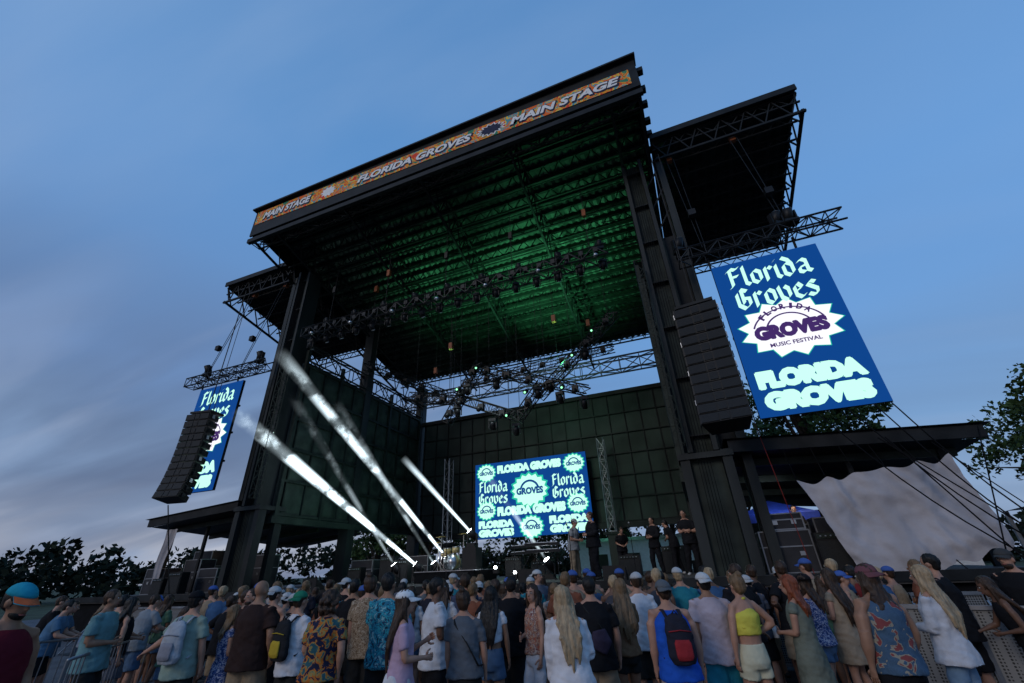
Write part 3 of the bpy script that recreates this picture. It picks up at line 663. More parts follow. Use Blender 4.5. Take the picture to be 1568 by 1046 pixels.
def mojo(a,c):
    a,c=V(a),V(c); L_=(c-a).length; n=max(1,int(L_/1.05)); u=V((0,0,1)); t=(c-a).normalized(); sd=t.cross(u)
    for i in range(n):
        p=a.lerp(c,i/n)+t*.01; q=a.lerp(c,(i+1)/n)-t*.01; b=B()
        b.beam(p+u*1.2,q+u*1.2,.07,.05,ALUL); b.beam(p,p+u*1.2,.05,.05,ALUL); b.beam(q,q+u*1.2,.05,.05,ALUL); b.beam(p+u*.1,q+u*.1,.04,.04,ALUL)
        b.add([p+u*.1,q+u*.1,q+u*1.18,p+u*1.18],[(0,1,2,3)],PERF)
        b.bar(p+u*1.1,p+sd*.9,.02,ALUL); b.add([p+u*.02,q+u*.02,q+sd*.95+u*.02,p+sd*.95+u*.02],[(0,1,2,3)],STEEL)
        b.obj('stage_barricade')
mojo(cw(6.9,6.0),cw(5.0,7.6)); mojo((-20,11.0,0),(5.5,11.0,0)); mojo(cw(7.2,5.9),cw(9.0,7.8))
# ------------------------------------------------------------------ trees
def leafcloud(b,c,r,n,size,m):
    for _ in range(n):
        while True:
            q=V((ru(-1,1),ru(-1,1),ru(-1,1)))
            if q.length<1: break
        p=V(c)+V((q.x*r[0],q.y*r[1],q.z*r[2])); s=size*ru(.6,1.3)
        u=V((ru(-1,1),ru(-1,1),ru(-1,1))).normalized(); v=u.cross(V((ru(-1,1),ru(-1,1),ru(-1,1)))).normalized()
        b.add([p-u*s,p+v*s*.6,p+u*s,p-v*s*.6],[(0,1,2,3)],m)
def tree(x,y,h,rad,n=90,leaf=.2,name='oak_tree'):
    b=B(); th=h*.35; b.tube([(0,0,0),(.1,0,th*.6),(.2,.1,th),(.1,0,h*.8)],[h*.035,h*.028,h*.02,h*.006],BARK,8)
    for i in range(n):
        a=ru(0,6.28); el=ru(-.35,1)**1; rr=math.sqrt(max(0,1-max(el,0)**2))*ru(.35,1)*rad
        c=V((rr*math.cos(a),rr*math.sin(a),h*.62+el*h*.36+ru(-.4,.4)))
        if i%7==0: b.tube([(.15,.05,th*ru(.8,1.3)),c*.5+V((0,0,c.z*.5-th*.1)),c],[h*.014,h*.008,.02],BARK,5)
        s=rad*ru(.11,.24); leafcloud(b,c,(s,s,s*.7),60,leaf,LEAF)
    b.obj(name,loc=(x,y,0))
for x,y,h,r,n in((8.6,34,14,4.6,150),(3,38,11,5,90),(-2,42,9,5,90),(22.5,31,12.5,5,150),(28,33,14,6,150),(25,40,12,5.5,110),(-14,40,8,4.5,80),(-8,43,8,4.5,80),(-24,38,7.5,4.5,80),(-31,40,7,4,80)): tree(x,y,h,r,n,leaf=.17)
b=B()
for i in range(420):
    a=math.radians(ru(62,170)); d=ru(85,110); x,y=d*math.cos(a),d*math.sin(a); hh=5.5+2.4*noise.noise(V((a*9,0,0)))+1.5*noise.noise(V((a*30,5,0)))
    s=ru(1.2,2.6); leafcloud(b,(x,y,ru(.8,hh)),(s,s,s*.8),60,.5,LEAFD)
b.obj('distant_treeline')
b=B(); b.box2((-8,33,0),(14,39,3.3),WHITE)
for x in np.arange(-7,13,2.2): b.box2((x,32.95,1.6),(x+1,32.99,2.5),BLACK)
b.box2((-8.3,32.8,3.3),(14.3,39.2,3.5),ALUL); b.obj('white_building')
b=B(); b.add([(14,24,3.6),(24,20,3.6),(27,30,3.6),(16,33,3.6),(20,26,4.6)],[(0,1,4),(1,2,4),(2,3,4),(3,0,4)],WHITE)
for q in((14,24),(24,20),(27,30),(16,33)): b.box2((q[0]-.08,q[1]-.08,0),(q[0]+.08,q[1]+.08,3.6),ALUL)
b.obj('event_tent')
# ------------------------------------------------------------------ PEOPLE
def remesh(src,voxel,smooth):
    me=bpy.data.meshes.new('r'); me.from_pydata(src.v,[],src.f); o=bpy.data.objects.new('r',me); scene.collection.objects.link(o)
    m=o.modifiers.new('r','REMESH'); m.mode='VOXEL'; m.voxel_size=voxel
    if smooth: s=o.modifiers.new('s','SMOOTH'); s.factor=.6; s.iterations=smooth
    e=o.evaluated_get(bpy.context.evaluated_depsgraph_get()); em=e.to_mesh()
    n=len(em.vertices); co=np.empty(n*3); em.vertices.foreach_get('co',co); co=co.reshape(-1,3)
    no=np.empty(n*3); em.vertices.foreach_get('normal',no); no=no.reshape(-1,3)
    fs=[tuple(p.vertices) for p in em.polygons]
    e.to_mesh_clear(); bpy.data.objects.remove(o); bpy.data.meshes.remove(me)
    return co,no,fs
def nz(co,sc,seed,stretch=(1,1,1)):
    q=co*sc*np.array(stretch)+seed
    return (np.sin(q[:,0]*1.7+np.sin(q[:,2]*1.3)*1.5)+np.sin(q[:,1]*2.1+q[:,2]*.7+np.sin(q[:,0])*1.2)+np.sin(q[:,2]*1.9+q[:,0]*1.1))/3
_cm={}
def cloth(c,p=None):
    k=(c,p)
    if k not in _cm:
        if p=='tropic': _cm[k]=pattern('tropical_shirt',[(.01,.03,.05),(.02,.14,.22),(.03,.28,.34),(.02,.06,.12),(.2,.4,.42)],17)
        elif p=='navyorange': _cm[k]=pattern('printed_shirt',[(.012,.015,.04),(.012,.015,.04),(.4,.12,.02),(.25,.2,.07),(.02,.08,.1)],13)
        elif p=='beige': _cm[k]=pattern('patterned_shirt',[(.12,.07,.04),(.32,.24,.16),(.16,.1,.06),(.36,.28,.2)],26)
        elif p=='bluefloral': _cm[k]=pattern('floral_blue',[(.02,.04,.12),(.04,.08,.22),(.35,.35,.42),(.03,.06,.2)],26)
        elif p=='patch': _cm[k]=pattern('denim_patches',[(.05,.09,.15),(.055,.10,.16),(.05,.09,.14),(.055,.10,.16),(.045,.085,.14),(.26,.23,.18),(.2,.05,.05)],9)
        elif p=='plaid': _cm[k]=pattern('plaid',[(.3,.08,.05),(.4,.26,.18),(.15,.05,.05),(.4,.32,.28)],30)
        else: _cm[k]=mat('cloth',c,.88,0,.16,5,.45,14,spec=.1)
    return _cm[k]
SK={'l':mat('skin_light',(.38,.20,.135),.5,0,.12,9),'t':mat('skin_tan',(.27,.14,.085),.5,0,.12,9),'b':mat('skin_brown',(.13,.065,.04),.5,0,.12,9)}
HC={'k':mat('hair_black',(.010,.008,.007),.5,0,.5,30,.5,60,stretch=(1,1,.15)),'n':mat('hair_brown',(.038,.02,.011),.5,0,.5,30,.5,60,stretch=(1,1,.15)),
'd':mat('hair_darkblond',(.15,.09,.045),.5,0,.4,30,.5,60,stretch=(1,1,.15)),'y':mat('hair_blond',(.34,.24,.14),.5,0,.4,30,.5,60,stretch=(1,1,.15)),'r':mat('hair_red',(.2,.05,.02),.5,0,.4,30,.5,60,stretch=(1,1,.15))}
EYE=mat('eye_dark',(.02,.015,.01),.2); EYW=mat('eye_white',(.5,.48,.45),.3); LIP=mat('lips',(.25,.08,.07),.5)
def person(H=1.75,sex='m',skin='l',hair=('short','k'),top=('tee',(.5,.5,.5)),bot=('shorts',(.02,.02,.02)),arms=('down','down'),headyaw=0,headpitch=0,hat=None,pack=None,lean=0,side=0,wide=1.04,beard=False,extra=None,seed=0):
    P=B(); f=sex=='f'; k=.86 if f else 1.0; sk=SK[skin]; W2=1+(wide-1)*.7; K=k*W2; seed=seed*3.7
    dep=1+(wide-1)*.9
    shx=(.150 if f else .178)*W2; shz=1.395; st=.5+.5*math.sin(seed*5)
    body=B()
    rings=[(.84,.150,.10),(.92,.155,.11),(1.04,.125 if f else .138,.092),(1.18,.132 if f else .148,.10),(1.31,.138 if f else .158,.105),(1.39,.12,.085),(1.44,.085,.07),(1.48,.055,.055)]
    body.tube([(0,0,r[0]) for r in rings],[(r[1]*W2,r[2]*dep) for r in rings],None,14,ref=(0,1,0))
    body.tube([(0,-.012,1.38),(0,-.005,1.46),(0,.012,1.57)],[.07*k,.060*k,.056*k],None,10)
    for s in(-1,1): body.tube([(s*.02,-.015,1.50),(s*.07*k,-.012,1.455),(s*.14*k,-.005,1.415)],[.035,.042,.045],None,8)
    HR=Euler((math.radians(headpitch),0,math.radians(headyaw))).to_matrix(); hc=V((0,.014,1.622))
    def hp(x,y,z): return hc+HR@V((x,y,z))
    body.ell(hp(0,-.008,.022),(.074,.094,.094),None,14,10,HR); body.ell(hp(0,.022,-.045),(.056,.066,.068),None,12,8,HR)
    body.tube([hp(0,.088,.012),hp(0,.112,-.022)],[.008,.015],None,6); body.ell(hp(0,.1,-.022),(.016,.016,.012),None,8,6)
    for s in(-1,1): body.ell(hp(s*.077,-.005,-.01),(.012,.022,.032),None,8,6,HR)
    AR={'down':((.14,.0,-1),(.03,.18,-1)),'front':((.12,.08,-1),(-.55,.85,-.05)),'hip':((.72,-.25,-.75),(-.75,.35,-.45)),'cross':((.15,.2,-1),(-1,.45,.1)),
        'raise':((.6,.5,.25),(-.4,.1,1)),'reach':((.65,.05,-.85),(.9,.1,-.45)),'pocket':((.32,-.12,-1),(-.12,.35,-.95)),'phone':((.12,.25,-1),(-.35,.85,.45)),'back':((.2,-.3,-1),(-.7,-.25,-.55)),'rail':((.2,.5,-.8),(-.15,1,-.1))}
    arm=[]
    for s,pose in((-1,arms[0]),(1,arms[1])):
        d1,d2=AR[pose]; jj=.06*math.sin(seed*3+s); d1=V((s*d1[0]+jj,d1[1]+jj,d1[2])).normalized(); d2=V((s*d2[0],d2[1]+jj,d2[2])).normalized()
        S=V((s*shx,0,shz)); E=S+d1*.265; W=E+d2*.235; arm.append((S,E,W,d2,s))
        body.tube([V((s*.07,0,1.42)),S+V((-s*.02,0,.01)),S.lerp(E,.3),S.lerp(E,.8),E],[.045*k,.054*K,.050*K,.043*K,.040*K],None,10)
        body.tube([E-d2*.01,E.lerp(W,.3),E.lerp(W,.8),W,W+d2*.03],[.040*K,.043*K,.030*k,.027*k,.028*k],None,10)
        n=V((-s,0,0)); n=(n-d2*n.dot(d2)); n=n.normalized() if n.length>.2 else V((0,0,-1)); sd=d2.cross(n)
        body.tube([W,W+d2*.04,W+d2*.085],[(.026,.018),(.042*k,.018),(.04*k,.014)],None,8,ref=tuple(n))
        for i,(o,l) in enumerate(((-.032,.068),(-.011,.078),(.011,.074),(.031,.058))):
            a=W+d2*.078+sd*o*k; m1=a+(d2*.9+n*.25).normalized()*l*.5; m2=m1+(d2*.6+n*.75).normalized()*l*.5
            P.tube([a,m1,m2],[.0095,.009,.007],sk,6)
        tsgn=1 if (sd.y>0) else -1
        a=W+d2*.03+sd*tsgn*.03; P.tube([a,a+(d2*.6+sd*tsgn*.7+n*.3)*.035,a+(d2*1.3+sd*tsgn*.8+n*.6)*.045],[.013,.011,.009],sk,6)
    legs=[]
    for s in(-1,1):
        hx=.085*K; fx=(.10+.05*st)*1; fy=.05*math.sin(seed+s)
        Hp=V((s*hx,0,.88)); Kn=V((s*(hx+fx)/2*1.0,.02+fy*.5+(.05 if s*math.sin(seed*2)>0.3 else 0),.48)); An=V((s*fx,fy,.085)); legs.append((Hp,Kn,An,s))
        body.tube([Hp+V((0,0,.04)),Hp.lerp(Kn,.3),Hp.lerp(Kn,.85),Kn,Kn.lerp(An,.3),Kn.lerp(An,.85),An,An-V((0,0,.04))],[.092*K,.090*K,.064*K,.058*K,.064*K,.040*k,.037*k,.036*k],None,12,ref=(0,1,0))
        P.tube([An+V((0,-.075,-.045)),An+V((0,-.03,-.03)),An+V((0,.06,-.045)),An+V((0,.14,-.055)),An+V((0,.18,-.06))],[(.03,.03),(.038,.045),(.042,.038),(.045,.028),(.03,.018)],cloth((.4,.4,.4)) if seed%2>1 else cloth((.03,.03,.03)),10,ref=(0,0,1))
    co_,no_,fs_=remesh(body,.0135,2); P.add(co_.tolist(),fs_,sk,True)
    for s in(-1,1):
        P.ell(hp(s*.03,.079,.012),(.014,.009,.008),EYW,8,6,HR); P.ell(hp(s*.03,.086,.012),(.007,.005,.007),EYE,6,4,HR)
        P.tube([hp(s*.014,.088,.03),hp(s*.046,.078,.031)],[.004,.003],HC[hair[1]],5)
    P.tube([hp(-.024,.078,-.058),hp(0,.089,-.057),hp(.024,.078,-.058)],[.003,.007,.003],LIP,6)
    tk=top[0]; tc_=cloth(top[1],top[2] if len(top)>2 else None)
    if tk!='none':
        sh=B()
        hem={'tee':.81 if not f else .88,'tank':.82 if not f else .92,'long':.80,'crop':1.10,'dress':.60,'halter':1.12,'vest':.86}[tk]
        if f: prof=[(.50,.25,.19),(.62,.225,.17),(.76,.205,.155),(.86,.192,.148),(.95,.175,.135),(1.06,.148,.115),(1.2,.15,.122),(1.31,.157,.126),(1.38,.145,.108),(1.43,.11,.088),(1.475,.070,.066)]
        else: prof=[(.62,.21,.17),(.76,.195,.155),(.86,.19,.150),(.95,.182,.142),(1.06,.170,.13),(1.2,.176,.13),(1.31,.182,.13),(1.38,.17,.112),(1.43,.125,.092),(1.475,.076,.070)]
        if tk in('tank','vest'): prof=[p if p[0]<1.3 else (p[0],p[1]*(.97 if p[0]<1.35 else .90),p[2]) for p in prof[:-1]]+[(1.45,.085,.078)]
        if tk=='halter': prof=[p for p in prof if p[0]<1.35]+[(1.36,.115,.10),(1.40,.07,.075)]
        rr=[r for r in prof if r[0]>hem+.03]; r0=[r for r in prof if r[0]<=hem+.03][-1]; rr=[(hem,r0[1],r0[2])]+rr
        loose=1.05 if tk in('long','tee') and not f else (1.08 if tk=='long' else 1.0)
        sh.tube([(0,0,r[0]) for r in rr],[(r[1]*W2*(loose if r[0]<1.35 else 1),r[2]*dep*(loose if r[0]<1.35 else 1)) for r in rr],None,20,ref=(0,1,0))
        if tk=='halter':
            for s in(-1,1): sh.tube([(s*.07,.06,1.35),(s*.06,.03,1.46),(0,-.075,1.49)],[.018]*3,None,8)
        fr={'tee':.68,'long':9,'dress':.25,'crop':.4}.get(tk,0)
        if fr:
            for S,E,W,d2,s in arm:
                e=S.lerp(E,min(fr,1)); R0=.064*K; R1=(.072 if not f else .060)*K
                sh.tube([V((s*.05,-.005,1.445)),V((s*shx*.62,-.003,1.422)),S+V((-s*.005,0,.0)),S.lerp(e,.4),e],[.036*k,.05*k,.060*K,R0,R1],None,12)
                if fr>1: sh.tube([E-d2*.03,E,W-d2*.02],[.055*K,.062*K,.045*k],None,12)
        co_,no_,fs_=remesh(sh,.0125,2)
        wgt=np.clip((1.42-co_[:,2])/.3,0,1)
        fold=nz(co_,16,seed,(1,1,.8))*.010+nz(co_,34,seed+3,(.9,.9,1.2))*.005
        co_=co_+no_*((fold+.003)*wgt)[:,None]
        P.add(co_.tolist(),fs_,tc_,True)
    bk,bc=bot[0],bot[1]
    if bk!='none':
        bm=cloth(bc); sh=B(); zend={'shorts':.50 if not f else .70,'pants':.09,'mini':.6}[bk]
        under= tk not in('crop','halter')
        wt=.140 if under else .150
        sh.tube([(0,0,1.03 if not under else .99),(0,0,.93),(0,0,.85),(0,0,.79)],[(wt*W2*(.94 if f else 1),.10*dep),(.158*W2,.114*dep),(.166*W2,.124*dep),(.14*W2,.11*dep)],None,16,ref=(0,1,0))
        if bk=='mini': sh.tube([(0,0,.9),(0,0,zend)],[(.165,.125),(.22,.18)],None,16,ref=(0,1,0))
        else:
            for Hp,Kn,An,s in legs:
                if zend>.48: e=Hp.lerp(Kn,(.88-zend)/.4); sh.tube([Hp,Hp.lerp(e,.5),e],[.094*K+.004,.098*K+.010,.094*K+.018],None,14,ref=(0,1,0))
                else: sh.tube([Hp,Hp.lerp(Kn,.5),Kn,Kn.lerp(An,.5),An],[.095*K+.004,.088*K+.008,.070*K+.012,.066*K+.008,.058*K+.006],None,14,ref=(0,1,0))
        co_,no_,fs_=remesh(sh,.0135,2); lowm=np.clip((.92-co_[:,2])/.12,0,1); co_=co_+no_*(nz(co_,24,seed+9)*.008*lowm)[:,None]; P.add(co_.tolist(),fs_,bm,True)
    hs,hcn=hair; hm=HC[hcn]
    if hs!='bald':
        h=B()
        big=1.0 if hs in('short',) else 1.06
        h.ell(hp(0,-.022,.034),(.084*big,.096*big,.094*big),None,16,10,HR); 
        if hs!='short': h.ell(hp(0,-.045,-.01),(.082,.075,.09),None,14,8,HR)
        else: h.ell(hp(0,-.045,-.005),(.073,.06,.075),None,14,8,HR)
        if hs in('long','mid'):
            LL=(.50 if hs=='long' else .27)
            for i in range(-4,5):
                u=i/4; ln=LL*(1-.22*abs(u)**1.5+.12*math.sin(seed*3+i*2.3)); sw=.02*math.sin(seed*2.2+i)
                p0=hp(u*.062,-.055+.03*abs(u),.03); p1=hp(u*.085,-.085+.05*abs(u)**1.5,-.075)
                yb=-.128*dep if ln>.3 else -.11
                pts=[p0,p1,V((u*.105,yb*.92+.03*abs(u),p1.z-ln*.40)),V((u*.105+sw*.5,yb-.012,p1.z-ln*.75)),V((u*.085+sw,yb-.008,p1.z-ln))]
                h.tube(pts,[.034,.034,.029,.024,.009],None,8)
            for s in(-1,1): h.tube([hp(s*.065,.0,.03),hp(s*.082,-.01,-.06),V((s*.085,.02,1.45)),V((s*.085,.07,1.36))],[.03,.028,.024,.010],None,8)
        if hs=='bun': h.ell(hp(0,-.07,.12),(.045,.045,.04),None,10,8)
        if hs=='pony': h.tube([hp(0,-.1,.05),hp(0,-.15,.0),hp(0,-.145,-.12),hp(.01,-.12,-.24),hp(0,-.13,-.32)],[.022,.038,.036,.024,.008],None,10)
        if hs=='curly':
            for i in range(60):
                a=ru(0,6.28); e_=ru(-.9,1); q=V((math.cos(a)*math.sqrt(1-e_*e_*.9),math.sin(a)*math.sqrt(1-e_*e_*.9),e_))
                if q.y>.45 and q.z<.5: continue
                h.ell(hp(q.x*.1,q.y*.1-.035,q.z*.13-.02),(.03,.03,.03),None,7,5)
        co_,no_,fs_=remesh(h,.0105,1)
        inv=HR.inverted(); loc=(co_-np.array(hc))@np.array(inv).T
        front=(loc[:,1]>.045)&(loc[:,2]<.055)&(abs(loc[:,0])<.07)
        co_=co_-no_*(front*.03)[:,None]
        co_=co_+no_*(nz(co_,80,seed,(1,1,.12))*.006+nz(co_,190,seed,(1,1,.2))*.003)[:,None]
        P.add(co_.tolist(),fs_,hm,True)
    if beard:
        h=B(); h.ell(hp(0,.03,-.07),(.056,.062,.05),None,12,8,HR); co_,no_,fs_=remesh(h,.01,1); P.add(co_.tolist(),fs_,hm,True)
        P.tube([hp(-.024,.09,-.058),hp(0,.096,-.057),hp(.024,.09,-.058)],[.003,.006,.003],LIP,6)
    if hat:
        hk,hcl=hat[0],cloth(hat[1]); pts=[];rad=[]
        for i in range(7):
            a=math.pi/2*i/6; pts.append(hp(0,-.02,.045+.085*math.sin(a))); q=max(math.cos(a),.05); rad.append((.088*q,.105*q))
        P.tube(pts,rad,hcl,18,ref=tuple(HR@V((0,1,0))))
        if hk in('cap','capback','visor'):
            sg=1 if hk!='capback' else -1; vs=[];n=10
            for i in range(n+1):
                a=math.pi*(.12+.76*i/n)
                for rr_,dz in((1,0),(1.75,-.018)):
                    x=math.cos(a)*.088*(1 if rr_==1 else .95); y=math.sin(a)*.105*rr_; vs.append(hp(x,sg*y-.02,.05+dz-(.02*abs(math.cos(a)) if rr_>1 else 0)))
            m2=[v+HR@V((0,0,-.006)) for v in vs]
            fs=[(2*i,2*i+1,2*i+3,2*i+2) for i in range(n)]
            P.add(vs,fs,cloth(hat[2]) if len(hat)>2 else hcl,True); P.add(m2,[tuple(reversed(q)) for q in fs],hcl,True)
        if hk=='brim':
            P.tube([hp(0,-.02,.052),hp(0,-.02,.046)],[(.17,.185),(.175,.19)],hcl,24,ref=tuple(HR@V((0,1,0))))
    if pack:
        pc=cloth(pack[0]); ac=cloth(pack[1]) if len(pack)>1 else pc; h=B()
        h.tube([(0,-.20,.98),(0,-.205,1.05),(0,-.205,1.25),(0,-.19,1.37),(0,-.17,1.42)],[(.12,.06),(.15,.08),(.145,.075),(.12,.06),(.06,.03)],None,14,ref=(0,1,0))
        co_,no_,fs_=remesh(h,.014,1); co_=co_+no_*(nz(co_,30,seed)*.007)[:,None]; P.add(co_.tolist(),fs_,pc,True)
        h=B(); h.tube([(0,-.275,1.02),(0,-.285,1.06),(0,-.28,1.17),(0,-.27,1.2)],[(.08,.015),(.095,.025),(.095,.022),(.08,.015)],None,12,ref=(0,1,0)); co_,no_,fs_=remesh(h,.012,1); P.add(co_.tolist(),fs_,ac,True)
        P.tube([(-.12,-.265,1.27),(0,-.285,1.285),(.12,-.265,1.27)],.006,ac,5)
        for s in(-1,1): P.tube([(s*.08,-.17,1.38),(s*.09,-.08,1.455),(s*.10,.05,1.45),(s*.11,.145,1.33),(s*.14,.12,1.15),(s*.16,-.1,1.02)],[(.022,.008)]*6,pc,6)
        P.tube([(-.03,-.2,1.42),(0,-.21,1.46),(.03,-.2,1.42)],.008,pc,6)
    if extra=='strap': P.tube([(-.10,.11,1.40),(-.11,.01,1.465),(-.09,-.11,1.40),(.05,-.155,1.22),(.17,-.12,1.0),(.20,.03,.98)],[(.018,.007)]*6,cloth((.02,.02,.02)),6)
    if extra=='bag': 
        P.tube([(-.10,.11,1.40),(-.11,.01,1.465),(-.09,-.11,1.40),(.05,-.15,1.25),(.1,-.17,1.15)],[(.018,.007)]*5,cloth((.02,.02,.02)),6)
        h=B(); h.tube([(.0,-.19,1.0),(.05,-.2,1.1),(.03,-.19,1.2)],[(.1,.04),(.12,.05),(.08,.03)],None,12,ref=(0,1,0)); co_,no_,fs_=remesh(h,.013,1); P.add(co_.tolist(),fs_,cloth((.04,.03,.05)),True)
    if extra=='waistshirt':
        h=B(); h.tube([(0,0,.99),(0,-.01,.93),(0,-.02,.8),(0,-.02,.62)],[(.17,.14),(.19,.155),(.205,.16),(.19,.15)],None,18,ref=(0,1,0)); co_,no_,fs_=remesh(h,.014,1); co_=co_+no_*(nz(co_,40,seed,(1,1,.2))*.012)[:,None]; P.add(co_.tolist(),fs_,cloth((.5,.5,.52)),True)
    if extra=='can':
        S,E,W,d2,s=arm[0]; c=W+d2*.09; P.tube([c-V((0,0,.06)),c+V((0,0,.06))],.032,WHITE,12)
    if extra=='tie': P.tube([(-.14,-.1,1.2),(0,-.125,1.2),(.14,-.1,1.2)],[.008]*3,tc_,6)
    A=np.array(P.v); t=np.clip((A[:,2]-.85)/.35,0,1); t=t*t*(3-2*t)
    if lean or side:
        for ax,ang in((0,-math.radians(lean)),(1,math.radians(side))):
            if not ang: continue
            a=ang*t; z=A[:,2]-.95
            if ax==0: y=A[:,1]*np.cos(a)-z*np.sin(a); z2=A[:,1]*np.sin(a)+z*np.cos(a); A[:,1]=y
            else: x=A[:,0]*np.cos(a)+z*np.sin(a); z2=-A[:,0]*np.sin(a)+z*np.cos(a); A[:,0]=x
            A[:,2]=z2+.95
    sway=.035*math.sin(seed*1.3); hgt=np.clip(A[:,2]/1.75,0,1); A[:,0]+=sway*np.sin(hgt*math.pi*1.1)
    A[:,2]+=np.where(A[:,2]>1.2,A[:,0]*(-sway)*1.2,0)
    A*=H/1.75
    P.v=[tuple(x) for x in A.tolist()]
    return P
BK=(.010,.010,.012); WH=(.54,.54,.57); TAN=(.24,.18,.12); DEN=(.07,.12,.2); JN=(.14,.22,.32)
def place(lat,d,yaw,z=0,name=None,**kw):
    global pid
    pid+=1; P=person(seed=pid,**kw); o=P.obj(name or ('woman_spectator' if kw.get('sex')=='f' else 'man_spectator')); q=cw(lat,d,z); o.location=q
    base=math.atan2(-( -7-q.x),(19-q.y)); o.rotation_euler=(0,0,base+math.radians(yaw)); return o
pid=0
MAR=(.10,.01,.018)
# (lateral m, distance m) on the ground in front of the camera
place(-4.28,4.1,-80,H=1.95,skin='t',hair=('short','k'),top=('tank',MAR),hat=('cap',(.02,.26,.35),(.4,.1,.04)),headpitch=-18,arms=('down','pocket'),beard=True,bot=('shorts',(.03,.05,.12)),wide=1.15)
place(-6.2,7.3,-50,H=1.86,skin='t',hair=('short','n'),top=('tee',(.12,.23,.24)),arms=('down','front'),wide=1.2)
place(-6.75,8.4,-20,H=1.72,sex='f',skin='l',hair=('mid','k'),top=('tank',BK),arms=('front','down'),bot=('mini',(.1,.1,.12)))
place(-4.5,6.7,10,H=1.80,sex='m',skin='l',hair=('short','k'),top=('tee',(.21,.28,.24)),hat=('cap',BK),pack=((.33,.35,.38),(.22,.22,.25)),arms=('reach','down'),wide=1.05)
place(-4.4,7.9,170,H=1.78,skin='l',hair=('short','n'),top=('tee',(.09,.10,.11)),beard=True,arms=('down','down'))
place(-4.1,7.0,-30,H=1.6,sex='f',skin='l',hair=('mid','d'),top=('dress',(.1,.16,.25),'bluefloral'),bot=('none',BK),arms=('front','front'))
place(-3.68,6.8,0,H=1.90,skin='t',hair=('bald','n'),top=('tee',(.03,.017,.015)),bot=('shorts',TAN),arms=('front','pocket'),wide=1.35)
place(-3.1,6.8,-15,H=1.74,skin='l',hair=('short','n'),top=('tee',WH),hat=('capback',(.02,.16,.09)),pack=((.02,.02,.022),(.4,.28,.03)),arms=('down','front'),wide=1.1)
place(-2.88,8.3,5,H=1.85,skin='t',hair=('short','k'),top=('tee',BK))
place(-2.32,5.9,5,H=1.76,sex='f',skin='l',hair=('curly','n'),top=('tee',BK,'navyorange'),arms=('front','pocket'),wide=1.3)
place(-2.3,7.3,15,H=1.90,skin='l',hair=('bun','n'),top=('tee',BK,'beige'),arms=('down','front'),wide=1.1)
place(-1.80,6.5,-8,H=1.92,skin='t',hair=('short','k'),top=('tee',BK,'tropic'),arms=('cross','down'),wide=1.22)
place(-1.3,5.4,-70,H=1.74,sex='f',skin='l',hair=('long','n'),top=('tee',(.42,.29,.38)),hat=('cap',(.6,.6,.6)),bot=('pants',JN),extra='waistshirt',arms=('phone','front'))
place(-1.15,6.5,-60,H=1.84,skin='b',hair=('short','k'),top=('tee',WH),arms=('down','front'),bot=('shorts',BK),wide=1.15)
place(-1.0,8.4,10,H=1.85,skin='l',hair=('short','n'),top=('tee',(.05,.06,.1)))
place(-.72,5.9,0,H=1.70,sex='f',skin='l',hair=('bun','n'),top=('tee',(.09,.10,.115)),arms=('down','down'),extra='strap',wide=1.25)
place(-.44,6.7,-12,H=1.70,sex='f',skin='t',hair=('long','k'),top=('crop',WH),bot=('shorts',DEN),arms=('front','down'))
place(-.18,7.3,0,H=1.80,skin='t',hair=('short','k'),top=('tee',BK),arms=('down','down'),wide=1.28)
place(.13,6.9,125,H=1.70,sex='f',skin='l',hair=('long','n'),top=('tank',BK,'plaid'),bot=('pants',WH),headyaw=25,arms=('down','front'))
place(.42,5.25,4,H=1.72,sex='f',skin='l',hair=('long','y'),top=('long',(.56,.545,.56)),bot=('shorts',BK),arms=('down','front'),wide=1.25)
place(.84,6.2,-6,H=1.78,skin='l',hair=('short','k'),top=('tee',BK),bot=('shorts',TAN),extra='bag',arms=('down','down'),wide=1.18)
place(1.32,6.7,8,H=1.72,sex='f',skin='t',hair=('long','d'),top=('tee',(.16,.09,.05)),arms=('down','front'),wide=1.15)
place(1.70,7.3,-10,H=1.78,skin='l',hair=('short','n'),top=('tee',WH),hat=('cap',(.4,.4,.4)),arms=('front','down'))
place(1.60,5.6,-5,H=1.72,skin='l',hair=('short','n'),top=('tank',(.015,.08,.42)),bot=('shorts',(.4,.3,.26)),hat=('capback',(.1,.11,.12)),pack=((.02,.02,.03),(.28,.025,.03)),arms=('down','down'),wide=1.25)
place(2.33,6.3,-5,H=1.76,skin='t',hair=('short','k'),top=('tee',(.40,.33,.36)),bot=('shorts',(.02,.2,.27)),hat=('capback',(.5,.5,.5)),arms=('down','reach'),wide=1.22)
place(2.66,6.1,8,H=1.73,sex='f',skin='l',hair=('bun','d'),top=('halter',(.55,.48,.07)),bot=('shorts',(.52,.49,.35)),arms=('down','hip'),extra='tie',wide=1.2)
place(3.2,7.3,0,H=1.84,skin='l',hair=('short','n'),top=('tee',BK),arms=('down','down'),wide=1.2)
place(3.3,6.1,35,H=1.70,sex='f',skin='l',hair=('mid','r'),top=('dress',(.14,.155,.125)),bot=('none',BK),arms=('front','down'),extra='can',wide=1.08)
place(3.95,6.9,20,H=1.68,sex='f',skin='l',hair=('mid','n'),top=('tee',BK,'bluefloral'),bot=('shorts',DEN),hat=('brim',BK),arms=('down','front'))
place(4.5,7.2,10,H=1.72,sex='f',skin='l',hair=('long','n'),top=('dress',(.27,.21,.15)),bot=('none',BK),arms=('front','down'))
place(3.62,5.15,3,H=1.80,skin='t',hair=('mid','n'),top=('vest',DEN,'patch'),bot=('pants',BK),hat=('capback',(.15,.06,.07)),arms=('down','pocket'),wide=1.42)
